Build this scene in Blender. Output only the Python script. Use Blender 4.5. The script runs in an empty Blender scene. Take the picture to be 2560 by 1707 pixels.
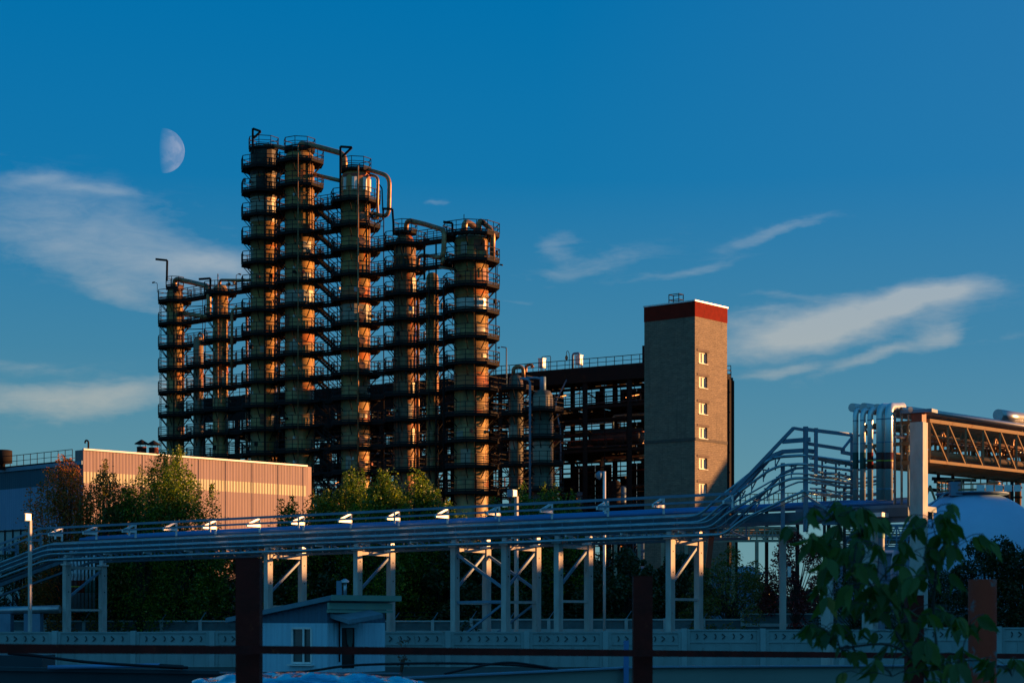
import bpy, math, random
import numpy as np
from mathutils import Vector
random.seed(7); rng = np.random.default_rng(7)
R_ = math.radians
scene = bpy.context.scene
# ------------------------------------------------------------------ camera
FPX = 4760.0; UC = 1280.0; VH = 1540.0; EYE = 2.6
cam_d = bpy.data.cameras.new('camera'); cam = bpy.data.objects.new('camera', cam_d)
scene.collection.objects.link(cam); scene.camera = cam
cam.location = (0, 0, EYE); cam.rotation_euler = (R_(90), 0, 0)
cam_d.sensor_width = 36; cam_d.lens = 36*FPX/2560; cam_d.shift_y = (VH-853.5)/2560
cam_d.clip_start = 0.5; cam_d.clip_end = 20000
cam_d.dof.use_dof = True; cam_d.dof.focus_distance = 160; cam_d.dof.aperture_fstop = 9
# ------------------------------------------------------------------ sun + sky
SUN_AZ = R_(12.0); SUN_EL = R_(6.0)
SDIR = Vector((math.cos(SUN_AZ)*math.cos(SUN_EL), math.sin(SUN_AZ)*math.cos(SUN_EL), math.sin(SUN_EL)))
sun_d = bpy.data.lights.new('sun', 'SUN'); sun = bpy.data.objects.new('sun', sun_d); scene.collection.objects.link(sun)
sun_d.energy = 5.0; sun_d.angle = R_(0.55); sun_d.color = (1.0, 0.46, 0.16)
sun.rotation_euler = SDIR.to_track_quat('Z', 'Y').to_euler(); sun.location = (60, 30, 60)
vs = scene.view_settings
vs.view_transform = 'Standard'; vs.look = 'None'; vs.exposure = 1.25; vs.gamma = 1.0
w = bpy.data.worlds.new('World'); scene.world = w; w.use_nodes = True
nt = w.node_tree; nt.nodes.clear()
def N(tree, typ, **kw):
    n = tree.nodes.new(typ)
    for k, v in kw.items(): setattr(n, k, v)
    return n
class G:
    """tiny node-graph helper"""
    def __init__(s, tree): s.t = tree
    def m(s, op, a, b=None, c=None, clamp=False):
        n = s.t.nodes.new('ShaderNodeMath'); n.operation = op; n.use_clamp = clamp
        for i, x in enumerate((a, b, c)):
            if x is None: continue
            if isinstance(x, (int, float)): n.inputs[i].default_value = x
            else: s.t.links.new(x, n.inputs[i])
        return n.outputs[0]
    def mix(s, f, a, b, mode='MIX'):
        n = s.t.nodes.new('ShaderNodeMix'); n.data_type = 'RGBA'; n.blend_type = mode
        for i, x in ((0, f), (6, a), (7, b)):
            if isinstance(x, (int, float)): n.inputs[i].default_value = x
            elif isinstance(x, tuple): n.inputs[i].default_value = (*x, 1) if len(x) == 3 else x
            else: s.t.links.new(x, n.inputs[i])
        return n.outputs[2]
    def ramp(s, f, stops, interp='LINEAR'):
        n = s.t.nodes.new('ShaderNodeValToRGB'); s.t.links.new(f, n.inputs[0]); e = n.color_ramp.elements
        n.color_ramp.interpolation = interp
        while len(e) < len(stops): e.new(0.5)
        for i, (p, c) in enumerate(stops): e[i].position = p; e[i].color = (*c, 1) if len(c) == 3 else c
        return n.outputs[0]
    def noise(s, vec, scale, detail=4, rough=.55, dist=0):
        n = s.t.nodes.new('ShaderNodeTexNoise'); n.inputs['Scale'].default_value = scale
        n.inputs['Detail'].default_value = detail; n.inputs['Roughness'].default_value = rough; n.inputs['Distortion'].default_value = dist
        if vec is not None: s.t.links.new(vec, n.inputs['Vector'])
        return n.outputs['Fac']
    def mapping(s, vec, scale=(1, 1, 1), rot=(0, 0, 0), loc=(0, 0, 0)):
        n = s.t.nodes.new('ShaderNodeMapping'); s.t.links.new(vec, n.inputs[0])
        n.inputs['Scale'].default_value = scale; n.inputs['Rotation'].default_value = rot; n.inputs['Location'].default_value = loc
        return n.outputs[0]
    def comb(s, x, y, z=0.0):
        n = s.t.nodes.new('ShaderNodeCombineXYZ')
        for i, v in enumerate((x, y, z)):
            if isinstance(v, (int, float)): n.inputs[i].default_value = v
            else: s.t.links.new(v, n.inputs[i])
        return n.outputs[0]
    def sep(s, v):
        n = s.t.nodes.new('ShaderNodeSeparateXYZ'); s.t.links.new(v, n.inputs[0]); return n.outputs
g = G(nt)
tc = N(nt, 'ShaderNodeTexCoord')
sx, sy, sz = g.sep(tc.outputs['Generated'])
az = g.m('ARCTAN2', sx, sy)                      # azimuth from +Y, radians
el = g.m('ARCSINE', sz)
skyn = N(nt, 'ShaderNodeTexSky', sky_type='NISHITA', sun_disc=False, sun_elevation=SUN_EL, sun_rotation=R_(78.0), air_density=1.3, dust_density=0.4, ozone_density=2.5)
nish = g.mix(1.0, skyn.outputs[0], (0.0, 0.05, 0.06), 'MULTIPLY')
grad = g.ramp(g.m('MULTIPLY', el, 1.6), [(0.0, (.17, .31, .32)), (.09, (.13, .28, .33)), (.22, (.052, .210, .348)), (.36, (.006, .162, .380)), (.52, (.0, .142, .372)), (1.0, (.0, .10, .30))])
# the part of the sky towards the sun is paler
side = g.m('MULTIPLY', g.m('SUBTRACT', az, 0.02), 1.6, clamp=True)
grad = g.mix(g.m('MULTIPLY', side, .55), grad, (.062, .20, .41))
base = g.mix(0.12, grad, nish)
wn_ = nt.nodes.new('ShaderNodeTexNoise'); wn_.inputs['Scale'].default_value = 14; wn_.inputs['Detail'].default_value = 5; wn_.inputs['Roughness'].default_value = .55
nt.links.new(g.comb(az, g.m('MULTIPLY', el, 2.2), 1.7), wn_.inputs['Vector']); wr, wg_, wb_ = g.sep(wn_.outputs['Color'])
az0, el0 = az, el
az = g.m('ADD', az, g.m('MULTIPLY', g.m('SUBTRACT', wr, .5), .055)); el = g.m('ADD', el, g.m('MULTIPLY', g.m('SUBTRACT', wg_, .5), .026))
# clouds: soft elliptical banks broken up by streaky noise
def cloud(u, v, su, sv, rot, amt):
    cx, cy = math.atan((u-UC)/FPX), math.atan((VH-v)/FPX)
    dx = g.m('SUBTRACT', az, cx); dy = g.m('SUBTRACT', el, cy)
    c, s_ = math.cos(R_(rot)), math.sin(R_(rot))
    xr = g.m('ADD', g.m('MULTIPLY', dx, c*FPX/su), g.m('MULTIPLY', dy, s_*FPX/su))
    yr = g.m('ADD', g.m('MULTIPLY', dx, -s_*FPX/sv), g.m('MULTIPLY', dy, c*FPX/sv))
    # crisper upper edge, soft under-side
    q = g.m('ADD', g.m('MULTIPLY', xr, xr), g.m('MULTIPLY', yr, yr))
    return g.m('MULTIPLY', g.m('EXPONENT', g.m('MULTIPLY', q, -1.0)), amt)
banks = [(190, 600, 330, 105, -8, .62), (330, 660, 300, 75, -14, .42), (480, 690, 170, 42, 8, .95), (590, 672, 90, 26, 0, .7), (130, 1015, 200, 40, 6, 1.0), (330, 985, 170, 30, 4, .9),
         (90, 482, 110, 18, 6, .8), (215, 498, 70, 14, 4, .8), (60, 930, 160, 18, 2, .35), (330, 760, 160, 22, -16, .5),
         (1960, 845, 200, 36, 8, 1.25), (2170, 800, 230, 45, 9, 1.7), (2330, 770, 110, 26, 8, 1.35), (2200, 900, 130, 20, 17, 1.0), (2330, 868, 55, 26, 40, .7), (1960, 925, 100, 14, 8, .75),
         (1430, 600, 70, 28, 0, .55), (1500, 650, 170, 30, 14, .5), (1720, 672, 140, 14, 8, .55), (1960, 590, 150, 15, 13, .75), (1310, 760, 70, 12, 0, .5), (1960, 748, 110, 12, -4, .35), (1085, 508, 20, 7, 0, .5), (2500, 870, 130, 12, 5, .25)]
tot = None
for b in banks:
    cval = cloud(*b); tot = cval if tot is None else g.m('ADD', tot, cval)
az, el = az0, el0
cv = g.comb(g.m('MULTIPLY', az, 1.0), g.m('MULTIPLY', el, 2.6), 0.0)
cvr = g.mapping(cv, rot=(0, 0, R_(-14)))
n1 = g.noise(cvr, 16, 8, .62, .6); n2 = g.noise(g.mapping(cv, (1, 1.7, 1), (0, 0, R_(-22)), (3, 1, 0)), 42, 8, .68, 1.0)
br = g.m('ADD', g.m('MULTIPLY', n1, 1.5), g.m('MULTIPLY', n2, 1.1))
cl = g.m('MULTIPLY', g.m('MULTIPLY', g.m('SUBTRACT', g.m('ADD', tot, g.m('MULTIPLY', br, .8)), 1.18), .62), g.m('MINIMUM', g.m('MULTIPLY', tot, 2.6), 1.0), clamp=True)
cl = g.m('MULTIPLY', g.m('POWER', cl, .95), .66)
ccol = g.ramp(g.m('MULTIPLY', el, 4.5), [(0, (.50, .45, .34)), (.45, (.50, .47, .39)), (.8, (.40, .44, .46)), (1, (.32, .40, .47))])
col = g.mix(cl, base, ccol)
# unseen sky behind the viewer, set bright blue to lift and tint shaded sides
col = g.mix(g.m('MULTIPLY', sy, -2.0, clamp=True), col, (.045, .235, .44))
# ground haze below the horizon
col = g.mix(g.m('LESS_THAN', el, -0.004), col, (.03, .05, .05))
bg = N(nt, 'ShaderNodeBackground'); nt.links.new(col, bg.inputs[0]); bg.inputs[1].default_value = 0.495
wo = N(nt, 'ShaderNodeOutputWorld'); nt.links.new(bg.outputs[0], wo.inputs[0])
# ------------------------------------------------------------------ helpers
def P(u, v, D): return Vector(((u-UC)/FPX*D, D, EYE+(VH-v)/FPX*D))
E1 = Vector((.842, -.539, 0)); E2 = Vector((.539, .842, 0)); UP = Vector((0, 0, 1))
ALL = []
def frame_of(d):
    d = d.normalized(); a = UP if abs(d.z) < .95 else Vector((1, 0, 0))
    s = d.cross(a).normalized(); return s, s.cross(d).normalized()
class M:
    def __init__(s): s.v = []; s.f = []; s.uv = {}; s.sm = set(); s.mi = {}
    def face(s, pts, uv=None, smooth=False, mi=0):
        b = len(s.v); s.v += [tuple(p) for p in pts]; s.f.append(tuple(range(b, b+len(pts))))
        if uv: s.uv[len(s.f)-1] = uv
        if smooth: s.sm.add(len(s.f)-1)
        if mi: s.mi[len(s.f)-1] = mi
    def obox(s, c, ax, ay, az_, mi=0):
        """box from centre and three half-extent vectors"""
        c = Vector(c); b = len(s.v)
        for i in (-1, 1):
            for j in (-1, 1):
                for k in (-1, 1): s.v.append(tuple(c+ax*i+ay*j+az_*k))
        for q in ((0, 1, 3, 2), (4, 6, 7, 5), (0, 4, 5, 1), (2, 3, 7, 6), (0, 2, 6, 4), (1, 5, 7, 3)):
            s.f.append(tuple(b+x for x in q))
            if mi: s.mi[len(s.f)-1] = mi
        return s
    def box(s, x0, x1, y0, y1, z0, z1, mi=0):
        return s.obox(((x0+x1)/2, (y0+y1)/2, (z0+z1)/2), Vector(((x1-x0)/2, 0, 0)), Vector((0, (y1-y0)/2, 0)), Vector((0, 0, (z1-z0)/2)), mi)
    def beam(s, p, q, w_, h=None, mi=0):
        p = Vector(p); q = Vector(q); h = h or w_; d = q-p
        if d.length < 1e-6: return s
        a, b = frame_of(d)
        return s.obox((p+q)/2, d/2, a*(w_/2), b*(h/2), mi)
    def tube(s, pts, r, n=10, cap=True, mi=0):
        pts = [Vector(p) for p in pts]; rs = r if isinstance(r, (list, tuple)) else [r]*len(pts)
        b = len(s.v); prev = None
        for i, p in enumerate(pts):
            d = (pts[min(i+1, len(pts)-1)]-pts[max(i-1, 0)])
            if prev is None: a, c = frame_of(d)
            else:
                dn = d.normalized(); a = (prev-dn*prev.dot(dn)).normalized(); c = a.cross(dn)
            prev = a
            for k in range(n):
                t = 2*math.pi*k/n; s.v.append(tuple(p+(a*math.cos(t)+c*math.sin(t))*rs[i]))
        for i in range(len(pts)-1):
            for k in range(n):
                k2 = (k+1) % n; s.f.append((b+i*n+k, b+i*n+k2, b+(i+1)*n+k2, b+(i+1)*n+k)); s.sm.add(len(s.f)-1)
                if mi: s.mi[len(s.f)-1] = mi
        if cap:
            s.f.append(tuple(b+k for k in range(n))[::-1]); s.f.append(tuple(b+(len(pts)-1)*n+k for k in range(n)))
            if mi: s.mi[len(s.f)-1] = mi; s.mi[len(s.f)-2] = mi
        return s
    def lathe(s, x, y, prof, n=28):
        """prof: list of (r,z)"""
        b = len(s.v)
        for r, z in prof:
            for k in range(n):
                t = 2*math.pi*k/n; s.v.append((x+r*math.cos(t), y+r*math.sin(t), z))
        for i in range(len(prof)-1):
            for k in range(n):
                k2 = (k+1) % n; s.f.append((b+i*n+k, b+i*n+k2, b+(i+1)*n+k2, b+(i+1)*n+k)); s.sm.add(len(s.f)-1)
        s.f.append(tuple(b+(len(prof)-1)*n+k for k in range(n)))
        return s
    def build(s, name, mat, par=None, loc=None):
        me = bpy.data.meshes.new(name)
        o = bpy.data.objects.new(name, me); scene.collection.objects.link(o)
        org = Vector(par['_org']) if par is not None else Vector(loc if loc is not None else (0, 0, 0))
        o['_org'] = tuple(org)
        me.from_pydata([(a-org.x, b-org.y, c-org.z) for a, b, c in s.v], [], s.f)
        if par is not None: o.parent = par
        else: o.location = org
        if s.uv:
            ul = me.uv_layers.new(name='UVMap'); 
            for fi, uv in s.uv.items():
                for li, c in zip(me.polygons[fi].loop_indices, uv): ul.data[li].uv = c
        if s.sm:
            for fi in s.sm: me.polygons[fi].use_smooth = True
        for m_ in (mat if isinstance(mat, (list, tuple)) else [mat]): me.materials.append(m_)
        for fi, mi in s.mi.items(): me.polygons[fi].material_index = mi
        me.update(); ALL.append(o); return o
def tag(o, label=None, cat=None, group=None, kind=None):
    if label: o['label'] = label
    if cat: o['category'] = cat
    if group: o['group'] = group
    if kind: o['kind'] = kind
    return o
def thing(name, loc, label, cat, group=None):
    o = bpy.data.objects.new(name, None); scene.collection.objects.link(o); o.location = loc
    o['_org'] = tuple(loc); o.empty_display_size = .3; ALL.append(o)
    return tag(o, label, cat, group)
def bend(pts, rad, n=6):
    """round the inner corners of a polyline"""
    pts = [Vector(p) for p in pts]; out = [pts[0]]
    for i in range(1, len(pts)-1):
        a, b, c = pts[i-1], pts[i], pts[i+1]; r = min(rad, (a-b).length*.49, (c-b).length*.49)
        p0 = b+(a-b).normalized()*r; p1 = b+(c-b).normalized()*r
        for k in range(n+1):
            t = k/n; out.append(p0*(1-t)**2+b*2*t*(1-t)+p1*t*t)
    out.append(pts[-1]); return out
ORD = ['first', 'second', 'third', 'fourth', 'fifth', 'sixth', 'seventh', 'eighth', 'ninth', 'tenth', 'eleventh', 'twelfth', 'thirteenth', 'fourteenth', 'fifteenth', 'sixteenth', 'seventeenth', 'eighteenth', 'nineteenth', 'twentieth']
# ------------------------------------------------------------------ materials
MATS = {}
def mat(name, c, rough=.6, metal=0, c2=None, amt=.5, scale=1.5, stretch=(1, 1, 1), rust=None, rust_t=.6, bump=0, spec=.3, fine=0):
    m = bpy.data.materials.new(name); m.use_nodes = True; t = m.node_tree; q = G(t)
    bs = t.nodes['Principled BSDF']; bs.inputs['Roughness'].default_value = rough; bs.inputs['Metallic'].default_value = metal
    bs.inputs['Specular IOR Level'].default_value = spec
    co = t.nodes.new('ShaderNodeTexCoord').outputs['Object']
    c2 = c2 or tuple(x*.72 for x in c)
    nz = q.noise(q.mapping(co, stretch), scale, 5, .6)
    f = q.ramp(nz, [(.5-.25*amt-.05, (0, 0, 0)), (.5+.25*amt+.05, (1, 1, 1))])
    cc = q.mix(f, c, c2)
    if rust:
        nr = q.noise(q.mapping(co, tuple(x*.8 for x in stretch), loc=(7, 3, 1)), scale*1.7, 7, .7)
        rf = q.ramp(nr, [(rust_t-.04, (0, 0, 0)), (rust_t+.05, (1, 1, 1))]); cc = q.mix(rf, cc, rust)
    t.links.new(cc, bs.inputs['Base Color'])
    if bump or fine:
        bn = t.nodes.new('ShaderNodeBump'); bn.inputs['Strength'].default_value = bump or fine; bn.inputs['Distance'].default_value = .02
        t.links.new(q.noise(co, 12, 6, .7), bn.inputs['Height']); t.links.new(bn.outputs[0], bs.inputs['Normal'])
    MATS[name] = m; return m
m_dark = mat('dark_steel', (.013, .012, .012), .85, .0, spec=.12, c2=(.022, .015, .012), rust=(.05, .024, .014), rust_t=.66, scale=.8)
m_rail = mat('rail_steel', (.018, .019, .022), .8, spec=.15, c2=(.03, .022, .018))
m_bluegrey = mat('blue_grey_paint', (.15, .24, .32), .5, c2=(.11, .18, .25), scale=1.2, rust=(.12, .07, .04), rust_t=.74)
m_silver = mat('zinc_pipe', (.42, .43, .44), .32, .75, c2=(.33, .34, .36), scale=2)
m_thinpipe = mat('painted_pipe', (.38, .52, .56), .25, .5, c2=(.24, .34, .38), scale=2)
m_hotpipe = mat('rusty_pipe', (.40, .22, .10), .42, .35, c2=(.22, .10, .045), scale=1.4, rust=(.16, .06, .025), rust_t=.6)
m_concrete_leg = mat('pale_concrete', (.50, .47, .43), .8, c2=(.37, .34, .31), scale=2.2, stretch=(1, 1, .35), rust=(.24, .20, .16), rust_t=.68, bump=.3)
m_white = mat('white_sheet', (.75, .74, .72), .4, .1, c2=(.6, .6, .58))
m_red = mat('red_band', (.20, .020, .012), .9, c2=(.14, .016, .01), spec=.05)
m_green = mat('green_band', (.012, .07, .055), .5)
m_maroon = mat('maroon_band', (.11, .018, .014), .5)
m_yellow = mat('yellow_band', (.6, .45, .03), .5)
m_redpaint = mat('red_flange', (.30, .06, .03), .5, c2=(.2, .04, .02))
def shell_mat(name, radius, base, dark, rust, rt=.58, seed=0):
    """insulation cladding: courses of sheets with seams, lighter repair sheets, rust runs"""
    m = bpy.data.materials.new(name); m.use_nodes = True; t = m.node_tree; q = G(t); bs = t.nodes['Principled BSDF']
    co = t.nodes.new('ShaderNodeTexCoord').outputs['Object']; x, y, z = q.sep(co)
    ang = q.m('ARCTAN2', y, x); vec = q.comb(q.m('MULTIPLY', ang, radius), z, seed*3.1)
    bk = t.nodes.new('ShaderNodeTexBrick'); t.links.new(vec, bk.inputs['Vector'])
    bk.inputs['Scale'].default_value = 1.0; bk.inputs['Brick Width'].default_value = 1.35; bk.inputs['Row Height'].default_value = .9
    bk.inputs['Mortar Size'].default_value = .012; bk.inputs['Mortar Smooth'].default_value = .6; bk.inputs['Bias'].default_value = -.2; bk.offset = .37
    bk.inputs['Color1'].default_value = (*base, 1); bk.inputs['Color2'].default_value = (*[min(1, c*1.25) for c in base], 1); bk.inputs['Mortar'].default_value = (*[c*.9 for c in dark], 1)
    n1 = q.noise(q.mapping(vec, (.5, .22, 1)), 1.0, 6, .62)
    c = q.mix(q.ramp(n1, [(.38, (0, 0, 0)), (.62, (1, 1, 1))]), bk.outputs['Color'], dark)
    n2 = q.noise(q.mapping(vec, (2.2, .28, 1), loc=(5, 2, seed)), 1.1, 7, .7)
    c = q.mix(q.ramp(n2, [(rt-.05, (0, 0, 0)), (rt+.07, (1, 1, 1))]), c, rust)
    n3 = q.noise(q.mapping(vec, (.12, .5, 1), loc=(1, 8, seed)), 1.0, 3, .5)
    c = q.mix(q.ramp(n3, [(.6, (0, 0, 0)), (.66, (.65, .65, .65))]), c, tuple(a*1.1 for a in rust))
    t.links.new(c, bs.inputs['Base Color']); bs.inputs['Roughness'].default_value = .5; bs.inputs['Metallic'].default_value = .08
    bp = t.nodes.new('ShaderNodeBump'); bp.inputs['Strength'].default_value = .22; bp.inputs['Distance'].default_value = .03
    t.links.new(q.m('ADD', bk.outputs['Fac'], q.m('MULTIPLY', q.noise(vec, 1.6, 4), -1.5)), bp.inputs['Height']); t.links.new(bp.outputs[0], bs.inputs['Normal'])
    return m
def leaf_mat(name, stops, trans=.35, rough=.45):
    m = bpy.data.materials.new(name); m.use_nodes = True; t = m.node_tree; q = G(t); t.nodes.clear()
    gi = t.nodes.new('ShaderNodeNewGeometry').outputs['Random Per Island']
    c = q.ramp(gi, stops)
    bs = t.nodes.new('ShaderNodeBsdfPrincipled'); t.links.new(c, bs.inputs['Base Color']); bs.inputs['Roughness'].default_value = rough
    tr = t.nodes.new('ShaderNodeBsdfTranslucent'); t.links.new(q.mix(1.0, c, (1.25, 1.3, .6), 'MULTIPLY'), tr.inputs[0])
    mx = t.nodes.new('ShaderNodeMixShader'); mx.inputs[0].default_value = trans
    t.links.new(bs.outputs[0], mx.inputs[1]); t.links.new(tr.outputs[0], mx.inputs[2])
    o = t.nodes.new('ShaderNodeOutputMaterial'); t.links.new(mx.outputs[0], o.inputs[0]); return m
# ------------------------------------------------------------------ ground
gm = mat('yard_soil', (.05, .05, .042), .9, c2=(.035, .04, .025), scale=.15, bump=.4)
gr = M(); gr.face([(-4000, -60, 0), (4000, -60, 0), (4000, 9000, 0), (-4000, 9000, 0)])
tag(gr.build('ground', gm), kind='structure')
# ------------------------------------------------------------------ moon
def moon():
    D = 6000.0; c = P(406, 377, D); rad = 52.5/FPX*c.length
    sd = Vector((math.cos(R_(19)), math.sin(R_(19)), .035)).normalized()
    m = M(); nn = 40
    a, b = frame_of(sd)
    # only the sunlit hemisphere exists as a surface: the unlit side is lost in the bright air
    rings = []
    for i in range(nn+1):
        th = (math.pi/2)*i/nn
        rings.append([c+(sd*math.cos(th)+(a*math.cos(t)+b*math.sin(t))*math.sin(th))*rad for t in [2*math.pi*k/72 for k in range(72)]])
    for i in range(nn):
        for k in range(72):
            m.face([rings[i][k], rings[i+1][k], rings[i+1][(k+1) % 72], rings[i][(k+1) % 72]] if i else [rings[0][0], rings[1][k], rings[1][(k+1) % 72]])
    mt = bpy.data.materials.new('moon_surface'); mt.use_nodes = True; t = mt.node_tree; q = G(t); t.nodes.clear()
    co = t.nodes.new('ShaderNodeTexCoord').outputs['Object']
    dp = t.nodes.new('ShaderNodeVectorMath'); dp.operation = 'DOT_PRODUCT'; t.links.new(co, dp.inputs[0]); dp.inputs[1].default_value = tuple(sd/rad)
    lit = q.m('POWER', q.m('MAXIMUM', dp.outputs['Value'], 0.0), .9)
    sp = q.mapping(co, (1/rad,)*3)
    mare = q.ramp(q.noise(sp, 1.7, 5, .55), [(.42, (.55, .56, .62)), (.58, (1.05, 1.05, 1.05))])
    em = t.nodes.new('ShaderNodeEmission'); t.links.new(q.mix(1.0, mare, (.115, .08, .056), 'MULTIPLY'), em.inputs[0]); t.links.new(lit, em.inputs[1])
    tr = t.nodes.new('ShaderNodeBsdfTransparent'); ad = t.nodes.new('ShaderNodeAddShader')
    t.links.new(tr.outputs[0], ad.inputs[0]); t.links.new(em.outputs[0], ad.inputs[1])
    # back faces of the shell add nothing
    bf = t.nodes.new('ShaderNodeNewGeometry').outputs['Backfacing']; mx = t.nodes.new('ShaderNodeMixShader')
    t.links.new(bf, mx.inputs[0]); t.links.new(ad.outputs[0], mx.inputs[1]); tr2 = t.nodes.new('ShaderNodeBsdfTransparent'); t.links.new(tr2.outputs[0], mx.inputs[2])
    o = t.nodes.new('ShaderNodeOutputMaterial'); t.links.new(mx.outputs[0], o.inputs[0])
    ob = m.build('moon', mt, loc=c); tag(ob, 'pale half moon in the blue sky over the left columns', 'moon')
moon()
# ------------------------------------------------------------------ column row
def rowD(u):
    k = (u-UC)/FPX; return 198.3/(1+.67*k)
SP = 2.71; Z0 = EYE+37.5
def lvl(n): return Z0+SP*n
deck_h = .34; RAILH = 1.12
def octo(cx, cy, R, rot=None):
    base = math.atan2(E1.y, E1.x)+math.pi/8
    return [Vector((cx+R*math.cos(base+math.pi/4*k), cy+R*math.sin(base+math.pi/4*k), 0)) for k in range(8)]
def ring_railing(mm, pts, z, closed=True, th=.07, h=RAILH, mid=True):
    n = len(pts)
    for i in range(n if closed else n-1):
        a = pts[i]; b = pts[(i+1) % n]; L = (b-a).length
        za = Vector((0, 0, z))
        mm.beam(a+za+UP*h, b+za+UP*h, th); mm.beam(a+za+UP*h*.55, b+za+UP*h*.55, th*.8)
        mm.beam(a+za+UP*.12, b+za+UP*.12, .04, .16)
        k = max(1, round(L/1.1))
        for j in range(k): mm.beam(a.lerp(b, j/k)+za, a.lerp(b, j/k)+za+UP*h, th)
    if not closed: mm.beam(pts[-1]+UP*z, pts[-1]+UP*(z+h), th)
class Col: pass
def column(key, u, wpx, nlo, nhi, topv, label, base, dark, rust, rt=.58, ext=1.2, prof=None, extra_top=None, seed=0, D=None, cut=0, name='distillation_column'):
    c = Col(); D = D or rowD(u); c.D = D; p = P(u, VH, D); c.x, c.y = p.x, p.y; c.r = wpx/2*D/FPX; c.ztop = EYE+(VH-topv)/FPX*D
    c.R = c.r+ext; c.nlo, c.nhi = nlo, nhi
    t = c.t = thing(name, (c.x, c.y, 0), label, 'column', 'refinery columns')
    sm = shell_mat('cladding_'+key, c.r, base, dark, rust, rt, seed)
    zt = c.ztop; r = c.r
    pf = prof(c) if prof else [(r, 0), (r, zt-.9), (r*.97, zt-.88), (r*.92, zt-.45), (r*.72, zt-.12), (r*.35, zt), (.02, zt+.03)]
    M().lathe(c.x, c.y, pf, 40).build('shell', sm, t)
    sr = M()                                              # stiffening bands
    z = 12
    while z < zt-1.2:
        rr = r if not prof else [a for a, b in pf if b <= z][-1]
        sr.lathe(c.x, c.y, [(rr+.005, z-.06), (rr+.05, z-.05), (rr+.05, z+.05), (rr+.005, z+.06)], 40); z += SP*random.choice((1, 1, 2))
    sr.build('stiffening_band', sm, t)
    for n in range(nlo, nhi+1):
        z = lvl(n); R = c.R
        if n == nhi and extra_top: R = c.r+extra_top
        o8 = octo(c.x, c.y, R); d = M(); i8 = octo(c.x, c.y, r+.03)
        for k in range(8):
            k2 = (k+1) % 8
            A, B, C_, D_ = o8[k], o8[k2], i8[k2], i8[k]; zt_, zb = UP*z, UP*(z-deck_h)
            d.face([A+zt_, B+zt_, C_+zt_, D_+zt_]); d.face([A+zb+UP*.12, D_+zb+UP*.12, C_+zb+UP*.12, B+zb+UP*.12])
            d.face([A+zb, B+zb, B+zt_, A+zt_]); d.face([A.lerp(D_, .08)+zb, A.lerp(D_, .08)+zt_, B.lerp(C_, .08)+zt_, B.lerp(C_, .08)+zb])
            d.beam(A.lerp(B, .0)+zb+UP*.14, D_+zb+UP*.14, .1, .2); d.beam(A.lerp(B, .5)+zb+UP*.14, D_.lerp(C_, .5)+zb+UP*.14, .08, .16)
            # raking struts back to the shell
            cc = Vector((c.x, c.y, 0)); out = (A-cc).normalized()
            d.beam(cc+out*(R-.25)+UP*(z-deck_h), cc+out*(r+.02)+UP*(z-deck_h-1.0), .08)
        pl = d.build('platform', m_dark, t)
        rl = M(); ring_railing(rl, o8, z); rl.build('railing', m_rail, pl)
    c.ladder_done = False
    return c
Y = dict()
OL = (.35, .185, .045); OLD = (.19, .115, .04); RU = (.44, .095, .014)
OL2 = (.39, .22, .06); RU2 = (.50, .105, .014)
Y['C1'] = column('a', 437, 41, -9, 0, 720, 'leftmost slim olive column with round red manholes up its front', OL2, OLD, RU, .64, 1.1, seed=1, D=226.5)
Y['C1b'] = column('b', 496, 25, -9, -3, 841, 'thinnest short column, second from the left in the row', (.18, .13, .07), (.10, .075, .045), RU, .55, .9, seed=2)
Y['C2'] = column('c', 551, 38, -9, 0, 712, 'slim olive column third from left, beside the first very tall column', OL2, OLD, RU, .6, 1.1, seed=3)
Y['T1'] = column('d', 659, 65, -9, 5, 374, 'very tall column with blackened top and a crane arm above it', OL, OLD, RU, .6, 1.15, seed=4)
Y['T2'] = column('e', 749, 73, -9, 5, 378, 'very tall thick column just left of the zigzag stairs', OL2, OLD, RU, .62, 1.15, seed=5)
Y['T3'] = column('f', 889, 73, -9, 3, 428, 'very tall column with a shiny silver collar near its top, right of the stairs', OL2, OLD, RU2, .58, 1.2, seed=6)
def prof4(c):
    f_ = c.D/FPX; z = lambda v: EYE+(VH-v)*f_; r = c.r
    return [(r, 0), (r, z(700)), (r*.95, z(699)), (r*.95, z(648)), (r*1.02, z(647)), (r*1.02, z(640)), (r*.96, z(637)), (r*.96, z(612)), (r*.86, z(604)), (r*.7, z(594)), (r*.3, z(583)), (.02, z(580))]
Y['T4'] = column('g', 1012, 56, -9, 1, 600, 'brown rust-streaked column with a stepped narrow neck, middle of the row', (.23, .12, .045), (.12, .06, .028), (.34, .08, .018), .55, 1.15, prof=prof4, seed=7)
Y['T4b'] = column('h', 1081, 32, -9, -1, 682, 'thin olive column between the necked column and the thickest one', OL, OLD, RU, .62, 1.0, seed=8)
Y['T5'] = column('i', 1178, 85, -9, 1, 585, 'thickest column of the row, far right, two bent pipes on its domed top', (.42, .26, .085), OLD, RU2, .62, 1.25, seed=9)
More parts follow.
